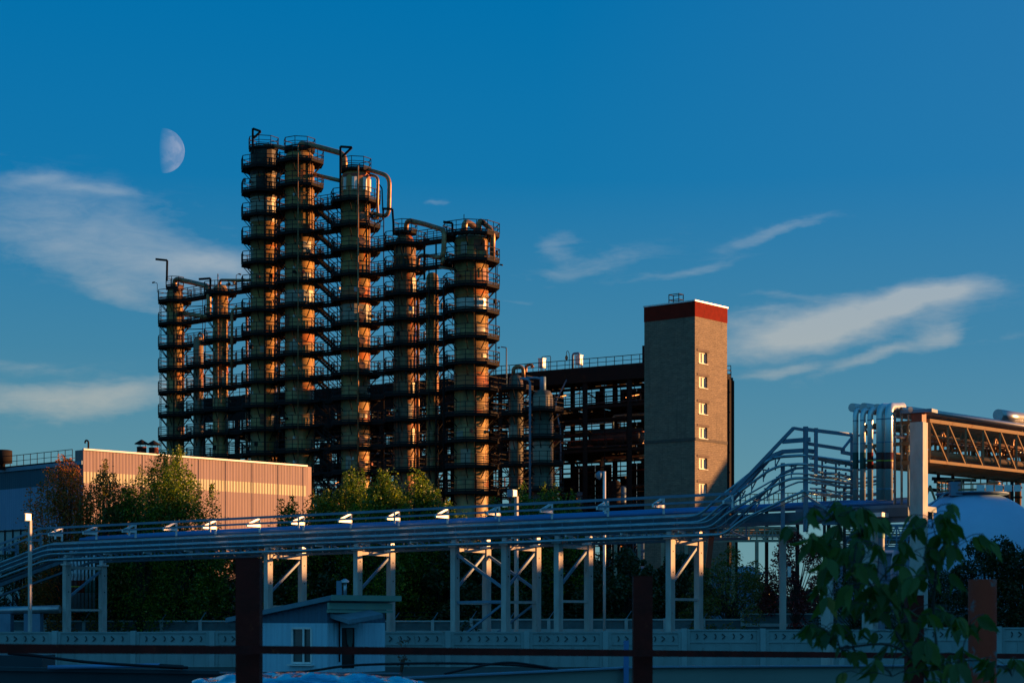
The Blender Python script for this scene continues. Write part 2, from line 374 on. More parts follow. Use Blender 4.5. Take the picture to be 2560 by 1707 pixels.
# patches of bright sheet + nozzles + manholes + standpipes
def on_shell(c, ang, z, off=0.0):
    a = R_(ang); return Vector((c.x+(c.r+off)*math.sin(a), c.y-(c.r+off)*math.cos(a), z)), Vector((math.sin(a), -math.cos(a), 0))
def manhole(c, ang, z, r, mt):
    p, d = on_shell(c, ang, z, -.05); m = M()
    m.tube([p, p+d*.45], r*.82, 20); m.tube([p+d*.42, p+d*.56], r, 20)
    for k in range(10):
        a, b = frame_of(d); q = p+d*.57+(a*math.cos(k*.628)+b*math.sin(k*.628))*r*.86; m.tube([q, q+d*.05], .035, 5)
    m.build('manhole', mt, c.t)
m_mh = mat('manhole_red', (.20, .06, .035), .5, c2=(.12, .05, .03)); m_mh2 = mat('manhole_tan', (.30, .17, .10), .5, c2=(.2, .12, .08))
for n in range(-7, 1): manhole(Y['C1'], 38, lvl(n)+.95+(.35 if n == 0 else 0), .36, m_mh)
for n in (-8, -7, -5, -4, -3, -2, -1, 1, 2): manhole(Y['T3'], 24, lvl(n)+.75, .42, m_mh2)
def sheet(c, ang0, ang1, z0, z1, mt, off=.035, nm='repair_sheet', rr=None):
    m = M(); k = 8; r = (rr or c.r)+off
    for i in range(k):
        a0 = R_(ang0+(ang1-ang0)*i/k); a1 = R_(ang0+(ang1-ang0)*(i+1)/k)
        f_ = lambda a, z: (c.x+r*math.sin(a), c.y-r*math.cos(a), z)
        m.face([f_(a0, z0), f_(a1, z0), f_(a1, z1), f_(a0, z1)], smooth=True)
    return m.build(nm, mt, c.t)
m_sh1 = mat('clean_sheet', (.34, .31, .22), .5, .1, c2=(.26, .24, .18)); m_sh2 = mat('bright_sheet', (.60, .56, .46), .4, .2)
m_sh3 = mat('rust_sheet', (.26, .075, .03), .6, c2=(.17, .06, .03), scale=1.5); m_black = mat('soot_black', (.012, .011, .01), .6, c2=(.05, .035, .02), scale=1.2, rust=(.09, .06, .03), rust_t=.62)
sheet(Y['T1'], -90, 90, lvl(4)-.6, lvl(5)+2.3, m_black, .03); sheet(Y['T1'], -90, 90, lvl(2)+1.9, lvl(4)-.75, m_sh1)
zt3 = Y['T3'].ztop
m_collar = mat('silver_collar', (.72, .66, .56), .35, .2, c2=(.55, .52, .46), scale=1.6)
sheet(Y['T3'], -180, 180, zt3-2.3, zt3-.95, m_collar, .09, 'silver_collar'); sheet(Y['T3'], -180, 180, zt3-.93, zt3-.55, m_redpaint, .03)
sheet(Y['T3'], -180, 180, lvl(-2)+.1, lvl(-2)+2.1, m_sh1, .16, 'collar')
sheet(Y['T2'], -90, 90, lvl(-1)+.2, lvl(-1)+1.7, m_sh1, .07, 'collar')
sheet(Y['T5'], -180, 180, lvl(-1)+.05, lvl(-1)+1.25, m_sh3, .03); sheet(Y['T5'], 10, 60, lvl(0)+.9, lvl(0)+2.0, m_sh3)
sheet(Y['T5'], -60, 80, lvl(-2)+.2, lvl(-2)+1.3, m_sh2); sheet(Y['T4'], -180, 180, lvl(0)+.02, Y['T4'].ztop-.75, m_black, .0)
for key, ns, ang in (('T2', (-8, -7, -5, -4, -3, -2, -1, 0, 3), -20), ('T1', (-8, -5, -3, -2, -1, 0, 1, 2), -55), ('C2', (-5, -3, -2, -1), -50), ('T3', (-8, -4), -15)):
    for n in ns: sheet(Y[key], ang, ang+13, lvl(n)+1.3, lvl(n)+1.6, m_sh2, .045, 'inspection_plate')
for key in ('T2', 'T3', 'T5', 'T4', 'T1', 'C2'):
    for i in range(7):
        n = random.randint(-9, Y[key].nhi-1); a = random.choice((-60, -35, -8, 20, 42)); sheet(Y[key], a, a+random.choice((22, 34)), lvl(n)+random.choice((.1, .5)), lvl(n)+random.choice((.9, 1.3, 1.7)), random.choice((m_sh1, m_sh1, m_sh3)), .05+.004*i)
# standpipes & ladders
def vpipe(c, ang, off, z0, z1, r, mt, nm='standpipe'):
    p, d = on_shell(c, ang, 0, off); m = M(); m.tube([p+UP*z0, p+UP*z1], r, 8)
    z = z0+1
    while z < z1: m.beam(p+UP*z, p-d*off+UP*z, .06); z += SP
    m.build(nm, mt, c.t)
vpipe(Y['C1'], 4, .2, 12, lvl(0)+.5, .07, m_dark); vpipe(Y['C1'], 78, .12, 12, lvl(-1)+1, .1, m_hotpipe)
vpipe(Y['C2'], -6, .25, 12, lvl(0)+2, .06, m_hotpipe); vpipe(Y['T1'], 12, .3, 12, lvl(5)+1, .09, m_dark); vpipe(Y['T1'], 50, 1.2, 14, lvl(5)+1.5, .07, m_dark)
vpipe(Y['T1'], 76, .35, 14, lvl(3), .18, m_hotpipe); vpipe(Y['T2'], 3, 1.25, 13, lvl(5)+1.2, .05, m_hotpipe); vpipe(Y['T2'], 42, .3, lvl(2), lvl(5)+1, .06, m_hotpipe); vpipe(Y['T2'], 52, .3, lvl(2), lvl(5)+.4, .08, m_hotpipe)
vpipe(Y['T3'], 10, 1.3, 12, lvl(4)+.6, .09, m_hotpipe); vpipe(Y['T3'], 88, 1.5, 12, lvl(2)+1.9, .06, m_dark); vpipe(Y['T3'], 60, .2, lvl(0), lvl(3), .1, m_hotpipe)
vpipe(Y['T4'], 75, .3, 12, lvl(-1), .16, m_hotpipe); vpipe(Y['T4'], 70, 1.3, 12, lvl(-1), .06, m_dark); vpipe(Y['T5'], 14, .25, 13, lvl(0), .07, m_dark)
vpipe(Y['T5'], -85, 1.1, 12, lvl(-1), .12, m_dark); vpipe(Y['T5'], -100, 2.0, 10, lvl(0)+2, .09, m_dark); vpipe(Y['T5'], -95, 2.7, 10, lvl(-1)+2, .06, m_dark); vpipe(Y['C2'], 88, 2.2, 12, lvl(-1)+.4, .16, m_hotpipe)
vpipe(Y['C2'], 75, 2.7, 12, lvl(0)-1, .06, m_dark); vpipe(Y['C1'], 85, 2.4, 14, lvl(0)+.8, .04, m_dark); vpipe(Y['C1'], 80, 2.8, 14, lvl(0)+.8, .04, m_dark); vpipe(Y['T3'], 96, 3.0, 12, lvl(0)+2.4, .05, m_dark)
vpipe(Y['T3'], 100, 3.4, 12, lvl(0)+2.4, .05, m_dark)
def ladder(c, ang, z0, z1, off=.35):
    p, d = on_shell(c, ang, 0, off); s_ = d.cross(UP)*.22; m = M()
    for q in (-1, 1): m.beam(p+s_*q+UP*z0, p+s_*q+UP*z1, .06)
    z = z0
    while z < z1: m.beam(p-s_+UP*z, p+s_+UP*z, .035); z += .35
    m.build('ladder', m_rail, c.t)
ladder(Y['T5'], 80, lvl(-9), lvl(0), .85); ladder(Y['C1'], -60, 14, lvl(0), .8); ladder(Y['T4'], -30, 14, lvl(0)); ladder(Y['C2'], 40, 14, lvl(0), .7)
# instruments, stub nozzles and junction boxes scattered over the platforms
m_lampw = mat('lamp_grey', (.30, .32, .33), .5)
for key, cnt in (('C1', 7), ('C2', 8), ('T1', 13), ('T2', 13), ('T3', 14), ('T4', 9), ('T4b', 6), ('T5', 12)):
    c = Y[key]
    for i in range(cnt):
        n = random.randint(-8, c.nhi); a = random.uniform(-85, 95); z = lvl(n)
        if i % 3 == 0:
            p, d = on_shell(c, a, z, 0); M().tube([p+UP*.9, p+UP*.9+d*.45], random.choice((.09, .14)), 8).tube([p+UP*.9+d*.4, p+UP*.9+d*.48], .2, 10).build('nozzle', random.choice((m_redpaint, m_hotpipe, m_dark)), c.t)
        elif i % 3 == 1:
            p, d = on_shell(c, a, z, c.R-c.r-.25); sd_ = d.cross(UP); M().obox(p+UP*random.uniform(.7, 1.2), sd_*.18, d*.1, UP*.25).build('junction_box', random.choice((m_dark, m_lampw)), c.t)
        else:
            p, d = on_shell(c, a, z, c.R-c.r-.02); m = M(); m.tube(bend([p+UP*.9, p+UP*2.0, p+UP*2.1+d*.35], .15, 3), .035, 5); m.tube([p+UP*2.1+d*.3, p+UP*2.02+d*.6], .09, 6); m.build('platform_lamp', m_rail, c.t)
# ------------------------------------------------------------------ catwalks between the columns
def catwalk(a, b, n, w=1.1, sag=0, noff=0.0):
    A = Vector((a.x, a.y, 0)); B = Vector((b.x, b.y, 0)); d = (B-A).normalized(); s_ = d.cross(UP)
    A = A+d*(a.R*.93)+s_*noff; B = B-d*(b.R*.93)+s_*noff; z = lvl(n)
    if (B-A).dot(d) < .2: return
    m = M(); m.obox((A+B)/2+UP*(z-.17), (B-A)/2, s_*w/2, UP*.16)
    k = m.build('catwalk', m_dark, a.t); r = M()
    for q in (-1, 1): ring_railing(r, [A+s_*q*w/2, B+s_*q*w/2], z, False)
    r.build('railing', m_rail, k)
seq = ['C1', 'C1b', 'C2', 'T1', 'T2', 'T3', 'T4', 'T4b', 'T5']
for i in range(len(seq)-1):
    a, b = Y[seq[i]], Y[seq[i+1]]
    for n in range(-9, min(a.nhi, b.nhi)+1): catwalk(a, b, n)
for n in (0, -1, -2): catwalk(Y['C1'], Y['C2'], n)
for n in (0, 1): catwalk(Y['T4'], Y['T5'], n)
# zigzag stairs between the second and third tall columns
a, b = Y['T2'], Y['T3']; A = Vector((a.x, a.y, 0)); B = Vector((b.x, b.y, 0)); d = (B-A).normalized(); s_ = d.cross(UP)
if s_.y > 0: s_ = -s_
st = thing('stair_tower', tuple(A.lerp(B, .5)), 'dark zigzag steel stairs climbing between two very tall columns', 'stairs')
for n in range(-9, 4):
    zt_ = lvl(n); zb = lvl(n-1)
    p0 = A+d*(a.R*.85)+s_*.3+UP*zt_; p1 = B-d*(b.R*.80)+s_*.3+UP*zb
    m = M(); w_ = .45
    for q in (-1, 1): m.beam(p0+s_*q*w_, p1+s_*q*w_, .08, .26)
    for k in range(13):
        c = p0.lerp(p1, (k+.5)/13); m.obox(c, d*.14, s_*w_, UP*.02)
    fl = m.build('stair_flight', m_dark, st)
    m = M()
    for q in (-1, 1):
        m.beam(p0+s_*q*w_+UP*1.05, p1+s_*q*w_+UP*1.05, .07); m.beam(p0+s_*q*w_+UP*.6, p1+s_*q*w_+UP*.6, .05)
        for k in range(5): c = p0.lerp(p1, k/4)+s_*q*w_; m.beam(c, c+UP*1.05, .06)
    m.build('stair_railing', m_rail, fl)
    # landing stub
    ld = M(); ld.obox(A+d*(a.R+.3)+s_*.6+UP*(zt_-.1), d*.9, s_*.75, UP*.1); ld.build('landing', m_dark, st)
m = M()
for t_ in (.38, .62, .78): m.beam(A.lerp(B, t_)+s_*1.0+UP*12, A.lerp(B, t_)+s_*1.0+UP*(lvl(3)+.6), .09)
m.build('stair_post', m_dark, st)
# top platforms & big overhead pipes
def small_top(c, n_z, R, zoff=0):
    d = M(); o8 = octo(c.x, c.y, R); z = n_z
    d.face([q+UP*z for q in o8]); d.face([q+UP*(z-.3) for q in o8[::-1]])
    for k in range(8): d.face([o8[k]+UP*(z-.3), o8[(k+1) % 8]+UP*(z-.3), o8[(k+1) % 8]+UP*z, o8[k]+UP*z])
    pl = d.build('platform', m_dark, c.t); r = M(); ring_railing(r, o8, z); r.build('railing', m_rail, pl)
small_top(Y['C1'], Y['C1'].ztop+.1, 1.1); small_top(Y['T1'], Y['T1'].ztop+.1, 1.75); small_top(Y['T2'], Y['T2'].ztop+.15, 1.8); small_top(Y['T3'], Y['T3'].ztop+.15, 1.75); small_top(Y['T4'], Y['T4'].ztop+.9, 1.35)
def opipe(key, pts, r, mt=None, D=None, rad=.9, nm='overhead_pipe'):
    c = Y[key]; M().tube(bend([P(*q) for q in pts], rad), r, 12).build(nm, mt or m_hotpipe, c.t)
D1, D2, D3 = Y['T1'].D, Y['T2'].D, Y['T3'].D
opipe('T1', [(661, 380, D1), (661, 364, D1), (692, 366, D1-1), (730, 377, D2-1), (748, 380, D2-1)], .26)
opipe('T2', [(750, 378, D2), (750, 358, D2), (800, 369, D2-2), (862, 386, D3), (862, 430, D3)], .3)
opipe('T2', [(786, 437, D2-.5), (850, 452, D3)], .22)
opipe('T3', [(903, 432, D3), (903, 421, D3), (940, 430, D3-1), (974, 441, D3-2), (972, 545, D3-2), (930, 533, D3-1)], .23, rad=1.2)
opipe('T3', [(925, 438, D3-.4), (945, 442, D3-1), (943, 515, D3-1), (946, 545, D3-1), (928, 545, D3-1)], .16)
opipe('T3', [(948, 462, D3-2), (955, 470, D3-2), (958, 552, D3-2), (936, 560, D3-2), (934, 580, D3-2)], .07, m_dark)
D4, D5 = Y['T4'].D, Y['T5'].D
opipe('T4', [(1015, 588, D4), (1016, 550, D4), (1060, 560, D4-2), (1112, 576, D5-2), (1108, 645, D5-2), (1085, 642, D5-1)], .27, rad=1.0)
opipe('T4', [(1104, 660, D5-2), (1109, 645, D5-2), (1080, 641, D4-2), (1046, 637, D4-1), (1044, 680, D4-1)], .2, rad=.7)
opipe('T5', [(1160, 590, D5), (1162, 552, D5), (1192, 570, D5+.6), (1192, 590, D5+.6)], .33, m_hotpipe, rad=.6)
opipe('T5', [(1197, 585, D5-.8), (1198, 548, D5-.8), (1232, 578, D5-1.2), (1231, 652, D5-1.2)], .28, m_hotpipe, rad=.6)
opipe('T5', [(1230, 605, D5), (1230, 652, D5)], .24, m_dark); opipe('T5', [(1146, 675, D5-1), (1098, 668, D5)], .14)
DC1, DC2 = Y['C1'].D, Y['C2'].D
opipe('C1', [(436, 722, DC1), (437, 697, DC1), (475, 705, DC1-1), (522, 716, DC2-1), (523, 792, DC2-1), (508, 792, DC2-1)], .3, rad=1.0)
opipe('C1', [(455, 783, DC1-1), (507, 791, DC2-1)], .26)
opipe('C2', [(549, 716, DC2), (550, 700, DC2), (626, 701, D1-1)], .16, rad=.7)
opipe('C2', [(625, 771, D1-1), (580, 771, D1-1), (579, 960, D1-1)], .16, rad=.6)
opipe('C1b', [(495, 845, rowD(495)), (496, 832, rowD(495)), (507, 834, rowD(495)), (508, 860, rowD(495))], .09, rad=.3)
# davits
def davit(key, pts, D, r=.11):
    m = M(); q = [P(u, v, D) for u, v in pts]
    for i in range(len(q)-1): m.beam(q[i], q[i+1], r*2)
    m.build('davit_arm', m_rail if False else m_dark, Y[key].t)
davit('C1', [(417, 702), (418, 651), (389, 648)], DC1-1); davit('C2', [(526, 742), (526, 696), (497, 698)], DC2-1.4)
davit('T1', [(632, 384), (632, 322), (652, 329), (634, 346)], D1-1.6); davit('T3', [(851, 500), (851, 367), (880, 369), (856, 392)], D3-2)
davit('T5', [(1131, 590), (1131, 558), (1108, 555)], D5-2.4); davit('T4', [(985, 585), (981, 523), (955, 522)], D4-2); davit('T4b', [(1061, 700), (1061, 603), (1074, 599)], D4-2)
davit('T5', [(1160, 552), (1160, 536)], D5, .04)
# ------------------------------------------------------------------ two low vessels in front of the frame, right of the row
def vessel(key, u, wpx, topv, D, lv, label, seed):
    c = column(key, u, wpx, 1, 0, topv, label, (.10, .09, .055), (.05, .045, .03), (.12, .04, .02), .62, seed=seed, D=D, name='low_vessel')  # base tones darkened to put shade into the cladding colour
    Y[key] = c
    for v in lv:
        z = EYE+(VH-v)/FPX*D; R = c.r+1.1; o8 = octo(c.x, c.y, R); d = M(); i8 = octo(c.x, c.y, c.r+.02)
        for k in range(8):
            k2 = (k+1) % 8
            d.face([o8[k]+UP*z, o8[k2]+UP*z, i8[k2]+UP*z, i8[k]+UP*z]); d.face([o8[k]+UP*(z-.28), i8[k]+UP*(z-.28), i8[k2]+UP*(z-.28), o8[k2]+UP*(z-.28)])
            d.face([o8[k]+UP*(z-.28), o8[k2]+UP*(z-.28), o8[k2]+UP*z, o8[k]+UP*z]); d.beam(o8[k]+UP*(z-.3), i8[k]+UP*(z-1.2), .08)
        pl = d.build('platform', m_dark, c.t); r = M(); ring_railing(r, o8, z, th=.06); r.build('railing', m_rail, pl)
    return c
vessel('V1', 1290, 36, 936, 199, (970, 1034, 1095, 1160, 1222), 'slimmer low vessel just right of the thickest column', 11)
vessel('V2', 1357, 52, 975, 196, (1024, 1092, 1158, 1222), 'pale banded low vessel in front of the dark steel frame', 12)
opipe('V1', [(1283, 940, 199), (1284, 920, 199), (1296, 915, 199), (1308, 920, 199), (1309, 950, 199)], .2, rad=.6)
opipe('V2', [(1357, 980, 196), (1357, 942, 196)], .32, m_bluegrey); opipe('V2', [(1357, 948, 196), (1340, 944, 196), (1300, 946, 196)], .12, m_bluegrey); opipe('V2', [(1325, 1250, 192), (1325, 950, 192), (1305, 946, 192)], .12, m_bluegrey)
sheet(Y['V2'], -70, 50, 18, 20.5, m_sh1, .04); sheet(Y['V2'], -60, 40, EYE+(VH-1024)/FPX*196+.3, EYE+(VH-990)/FPX*196, m_sh1, .04)
sheet(Y['V1'], -60, 10, 20, 22.5, m_sh1, .04)
# ------------------------------------------------------------------ the long process frame
F0 = Vector((14.9, 215, 0))
def fp(t, w_, z): q = F0+E1*t+E2*w_; return Vector((q.x, q.y, z))
fr = thing('process_frame', tuple(F0), 'long black open steel process structure stretching behind the columns', 'structure')
ROOF = EYE+28.4; FL = [8.8, 15.3, 21.9, 26.9, ROOF]
T0, T1_ = -66.0, 4.0; DEP = 14.0
ts = [T0+5.833*k for k in range(13)]
for i, t in enumerate(ts):
    for w_ in (0, 7, 14):
        M().beam(fp(t, w_, 0), fp(t, w_, ROOF-.3), .5, .5).build('steel_column', m_dark, fr)
for z in FL:
    m = M()
    for w_ in (0, 7, 14): m.beam(fp(T0, w_, z-.3), fp(T1_, w_, z-.3), .25, .32)
    for t in ts: m.beam(fp(t, .25, z-.35), fp(t, 13.7, z-.35), .25, .4)
    for k in range(40): m.beam(fp(T0+k*1.75, .3, z-.2), fp(T0+k*1.75, 13.7, z-.2), .12, .25)
    m.build('floor_beam', m_dark, fr)
    if z > 20 or True:
        m = M()
        for k in range(12):
            for j in range(2):
                if z == ROOF or random.random() < .8:
                    m.obox(fp(ts[k]+2.9, 3.5+7*j, z), E1*2.9, E2*3.45, UP*.05)
        m.build('floor_plate', m_dark, fr)
# cladding band under the roof edge
m = M(); m.obox(fp((T0-23)/2, -.35, ROOF-1.5), E1*((-23-T0)/2), E2*.05, UP*1.55); m.obox(fp(-9.5, -.35, ROOF-.75), E1*13.5, E2*.05, UP*.8)
m.build('cladding_band', m_dark, fr)
m = M()
for k in range(12):
    for zi in range(len(FL)-1):
        pr = {0: .97, 1: .9, 2: .12, 3: .5}[zi]
        if k < 8: pr = {0: .97, 1: .78, 2: .62, 3: .8}[zi]
        if k < 2: pr = {0: .9, 1: .25, 2: .12, 3: .6}[zi]
        for j in range(5):
            if random.random() < pr:
                t0 = ts[k]+j*1.167; z0 = FL[zi]+.02; z1 = FL[zi+1]-.65; 
                if random.random() < .4: z1 = z0+(z1-z0)*random.uniform(.35, .8)
                m.obox(fp(t0+.58, DEP+.35, (z0+z1)/2), E1*.55, E2*.04, UP*((z1-z0)/2))
for zz in np.arange(0, 8.6, 1.0): m.obox(fp((T0+T1_)/2, DEP+.35, zz+.5), E1*((T1_-T0)/2), E2*.04, UP*.499)
m.build('wall_panel', m_dark, fr)  # back sheets added so the frame reads dark with specks of light
m = M(); ring_railing(m, [fp(T0, -.3, 0), fp(T1_, -.3, 0)], ROOF, False, th=.075, h=1.15); ring_railing(m, [fp(T0, 14, 0), fp(T1_, 14, 0)], ROOF, False, th=.075, h=1.15); m.build('roof_railing', m_rail, fr)
for zi, z in enumerate(FL[:-1]):
    m = M(); ring_railing(m, [fp(T0, -.2, 0), fp(T1_, -.2, 0)], z, False, th=.06, h=1.1); m.build('floor_railing', m_rail, fr)
# bracing
m = M()
for k in (0, 3, 6, 9, 11):
    for zi in range(len(FL)-1):
        M().beam(fp(ts[k], 14, FL[zi]), fp(ts[k+1], 14, FL[zi+1]-.6), .16).build('brace', m_dark, fr); M().beam(fp(ts[k+1], 7, FL[zi]), fp(ts[k], 7, FL[zi+1]-.6), .16).build('brace', m_dark, fr)
for zi in (1, 2, 3):
    for fz in (.33, .66):
        m = M()
        for w_ in (0, 7, 14): m.beam(fp(T0, w_, FL[zi]+(FL[zi+1]-FL[zi])*fz), fp(T1_, w_, FL[zi]+(FL[zi+1]-FL[zi])*fz), .1, .12)
        m.build('girt_beam', m_dark, fr)
m = M()
for k in range(24):
    for w_ in (0, 7, 14): m.beam(fp(T0+2.9+k*2.9, w_, 8.8), fp(T0+2.9+k*2.9, w_, ROOF-.4), .1)
m.build('light_steelwork', m_dark, fr)['kind'] = 'stuff'
# pipework in the frame
mats_p = [m_dark, m_dark, m_hotpipe, m_thinpipe, m_redpaint]
for i in range(95):
    zi = random.choice((0, 1, 1, 2, 2, 2, 3)); z = random.uniform(FL[zi]+.5, FL[zi+1]-.8); w_ = random.uniform(.8, 13); t = random.uniform(T0+3, T1_-8); L = random.uniform(4, 14); r = random.choice((.07, .1, .14, .2))
    pts = [fp(t, w_, z)]
    if random.random() < .6: pts.insert(0, fp(t, w_, z-random.uniform(.8, 2.2)))
    pts.append(fp(min(t+L, T1_), w_, z))
    if random.random() < .5: pts.append(fp(min(t+L, T1_), w_+random.uniform(1, 4), z))
    if random.random() < .4: pts.append(pts[-1]-UP*random.uniform(.6, 1.8))
    M().tube(bend(pts, .35, 3), r, 7).build('pipe_run', random.choice(mats_p), fr)
for i in range(46):
    m = M(); zi = random.choice((0, 0, 1, 1, 2)); t = random.uniform(T0+2, T1_-2); w_ = random.uniform(1.5, 12.5); r = random.uniform(.3, .9); h = random.uniform(1.2, 4.2)
    q = fp(t, w_, 0); m.lathe(q.x, q.y, [(r, FL[zi]), (r, FL[zi]+h), (r*.7, FL[zi]+h+r*.4), (.02, FL[zi]+h+r*.55)], 14); m.build('vertical_drum', random.choice([m_dark, m_dark, m_bluegrey]), fr)
# fine clutter: small beams, stanchions and valve stems on each floor
for zi in (0, 1, 2, 3):
    for j in range(3):
        m = M()
        for i in range(26):
            z = random.uniform(FL[zi]+.4, FL[zi+1]-.6); w_ = random.uniform(.5, 13); t = random.uniform(T0+1, T1_-5); L = random.uniform(1.5, 5)
            if i % 3 == 0: m.beam(fp(t, w_, FL[zi]), fp(t, w_, z), .12)
            elif i % 3 == 1: m.beam(fp(t, w_, z), fp(t+L, w_, z), .1)
            else: m.beam(fp(t, w_, z), fp(t, min(13.5, w_+L), z+random.choice((0, .8))), .1)
        tag(m.build('light_steelwork', (m_dark, m_hotpipe, m_dark)[j], fr), kind='stuff')
# horizontal tanks lying on the third floor: things of their own
def htank(t0, t1, w_, z, r, label, mt):
    c = fp((t0+t1)/2, w_, 0); th = thing('horizontal_tank', tuple(c), label, 'tank', 'horizontal tanks in the steel frame')
    n = 8; pts = []; rs = []
    for k in range(n+1): a = math.pi/2*(1-k/n); pts.append(fp(t0-.45*r*math.sin(a)+0, w_, z)); rs.append(max(.02, r*math.cos(a)))
    for k in range(n+1): a = math.pi/2*k/n; pts.append(fp(t1+.45*r*math.sin(a), w_, z)); rs.append(max(.02, r*math.cos(a)))
    M().tube(pts, rs, 24).build('shell', mt, th)
    for f_ in (.2, .8):
        q = fp(t0+(t1-t0)*f_, w_, z-r*.9); M().obox(q, E1*.15, E2*r*.8, UP*r*.35).build('saddle', m_dark, th)
    M().tube([fp((t0+t1)/2, w_, z+r*.9), fp((t0+t1)/2, w_, z+r+.5)], .25, 12).build('nozzle', m_dark, th)
m_tank = mat('tank_brown', (.075, .055, .045), .5, .2, c2=(.04, .03, .03))
htank(-7.5, -1.6, 2.0, 23.2, .95, 'dark horizontal tank with rounded end inside the frame left of the brick tower', m_tank)
htank(-15, -9.5, 9, 23.1, .8, 'smaller dark horizontal tank deeper inside the black frame', m_tank)
m = M(); m.tube([fp(.2, 2, 21.9+2.6), fp(3.6, 2, 21.9+2.6)], .18, 8); m.build('red_pipe', m_redpaint, fr)
# right end: tall stack of the frame showing behind the brick tower
q = F0+E1*10.1
fs = thing('stair_stack', tuple(q), 'narrow dark steel shaft with thin pipes seen behind the brick tower on its right', 'shaft')
def fq(t, w_, z): q = F0+E1*t+E2*w_; return Vector((q.x, q.y, z))
H_ = EYE+26.0
m = M()
for t, w_ in ((9.75, 0), (10.55, 0), (9.75, 1.2), (10.55, 1.2)): m.beam(fq(t, w_, 0), fq(t, w_, H_), .22)
m.obox(fq(10.15, .75, H_/2), E1*.3, E2*.35, UP*(H_/2)); m.build('shaft_frame', m_dark, fs)
m = M()
for z in np.arange(3, H_, 2.2): m.beam(fq(9.2, 0, z), fq(10.8, 0, z), .12)
m.beam(fq(9.2, 0, 0), fq(9.2, 0, H_), .12); m.build('cross_bar', m_dark, fs)
m = M(); ring_railing(m, [fq(8.9, 0, 0), fq(9.9, 0, 0), fq(9.9, 2, 0)], H_, False, th=.07, h=1.2); m.build('railing', m_rail, fs)
m = M(); m.tube([fq(9.5, -.3, 4), fq(9.5, -.3, 14)], .06, 6); m.build('yellow_pipe', m_yellow, fs)
m = M(); m.obox(fq(9.3, .2, EYE+13.2), E1*.45, E2*.4, UP*.7); m.build('valve_box', m_redpaint, fs)
# roof gear on the frame
def roofbox(u, wpx, v0, v1, t_lab, D=None):
    k = (u-UC)/FPX; tt = (F0.y*k-F0.x)/(.842+.539*k); q = fp(tt, .6, 0); D = q.y; s = D/FPX
    th = thing('roof_cabinet', (q.x, q.y, ROOF), t_lab, 'cabinet', 'white cabinets on the frame roof'); hw = wpx/2*s/1.38; z1 = EYE+(VH-v0)*s
    zb = z1-1.05
    M().obox(Vector((q.x, q.y, (z1+zb)/2)), E1*hw, E2*hw, UP*((z1-zb)/2)).build('cabinet_body', m_white, th)
    M().obox(Vector((q.x, q.y, z1+.03)), E1*(hw+.05), E2*(hw+.05), UP*.03).build('cabinet_lid', m_white, th)
    for i in (-1, 1):
        for j in (-1, 1): c = Vector((q.x, q.y, 0))+E1*hw*.85*i+E2*hw*.85*j; M().beam(c+UP*ROOF, c+UP*zb, .1).build('leg', m_white, th)
    return th, q, z1, hw
th, q, z1, hw = roofbox(1348, 19, 897, 932, 'white boxed cabinet on legs on the frame roof, nearer the columns')
M().tube(bend([q+UP*(z1-q.z), q+UP*(z1-q.z+.25), q+E1*1.2+UP*(z1-q.z+.25), q+E1*1.2+UP*(ROOF-q.z)], .15, 3), .04, 6).build('vent_pipe', m_dark, th)
th, q, z1, hw = roofbox(1441, 19, 889, 925, 'white boxed cabinet on legs on the frame roof, nearer the brick tower')
M().tube(bend([q+UP*(z1-q.z), q+UP*(z1-q.z+.3), q-E1*.85+UP*(z1-q.z+.3), q-E1*.85+UP*(ROOF-q.z)], .3, 4), .13, 8).build('vent_pipe', m_bluegrey, th)
M().tube(bend([q-E1*.85+UP*(ROOF-q.z), q-E1*1.0+UP*(ROOF-1-q.z)-E2*1, q-E1*2.6+UP*(ROOF-3.6-q.z)-E2*1, q-E1*1.9+UP*(ROOF-7-q.z)-E2*1, q-E1*1.8+UP*(ROOF-13-q.z)-E2], .6, 4), .09, 7).build('drain_hose', m_bluegrey, th)
def lamp(u, v0, v1, D, arm, label, grp='lamp posts', head=True, r=.09):
    b = P(u, v1, D); t = thing('lamp_post', tuple(b), label, 'lamp', grp)
    top = P(u, v0, D); m = M(); m.tube([b, top], [r, r*.8], 8); m.build('pole', m_bluegrey, t)
    e = P(u+arm, v0-2, D); M().beam(top, e, .1).build('arm', m_bluegrey, t)
    M().beam(e-Vector((.1, 0, .06)), e+Vector((.35 if arm > 0 else -.35, 0, -.1)), .18, .16).build('lamp_head', m_bluegrey, t)
lamp(1266, 869, 966, 205, -14, 'tall lamp post with a short arm right of the thickest column')
b = fp(0, 0, ROOF); k = (1421-UC)/FPX; tt = (F0.y*k-F0.x)/(.842+.539*k); q = fp(tt, .2, ROOF)
t = thing('gooseneck_lamp', tuple(q), 'small hooked lamp with a hanging bulb on the frame roof railing', 'lamp')
hk = bend([q, q+UP*2.0, q+UP*2.35-E1*.2, q+UP*2.25-E1*.38, q+UP*1.9-E1*.38], .2, 4); M().tube(hk, .035, 6).build('hook_pipe', m_dark, t)
e = q+UP*1.65-E1*.38; M().lathe(e.x, e.y, [(.02, e.z-.45), (.16, e.z-.25), (.17, e.z), (.06, e.z+.2), (.02, e.z+.25)], 12).build('lamp_head', m_hotpipe, t)
k = (1309-UC)/FPX; tt = (F0.y*k-F0.x)/(.842+.539*k); q = fp(tt, .5, ROOF)
t = thing('vent_pipe', tuple(q), 'bent rusty vent pipe on the roof left of the white cabinets', 'pipe')
M().tube(bend([q-UP*1.2, q+UP*1.05, q+UP*1.2+E1*.7, q+UP*.9+E1*.9], .35, 5), .17, 10).build('pipe_body', m_hotpipe, t); M().tube([q+UP*.93+E1*.85, q+UP*.8+E1*.95], .2, 10).build('pipe_lip', m_hotpipe, t)
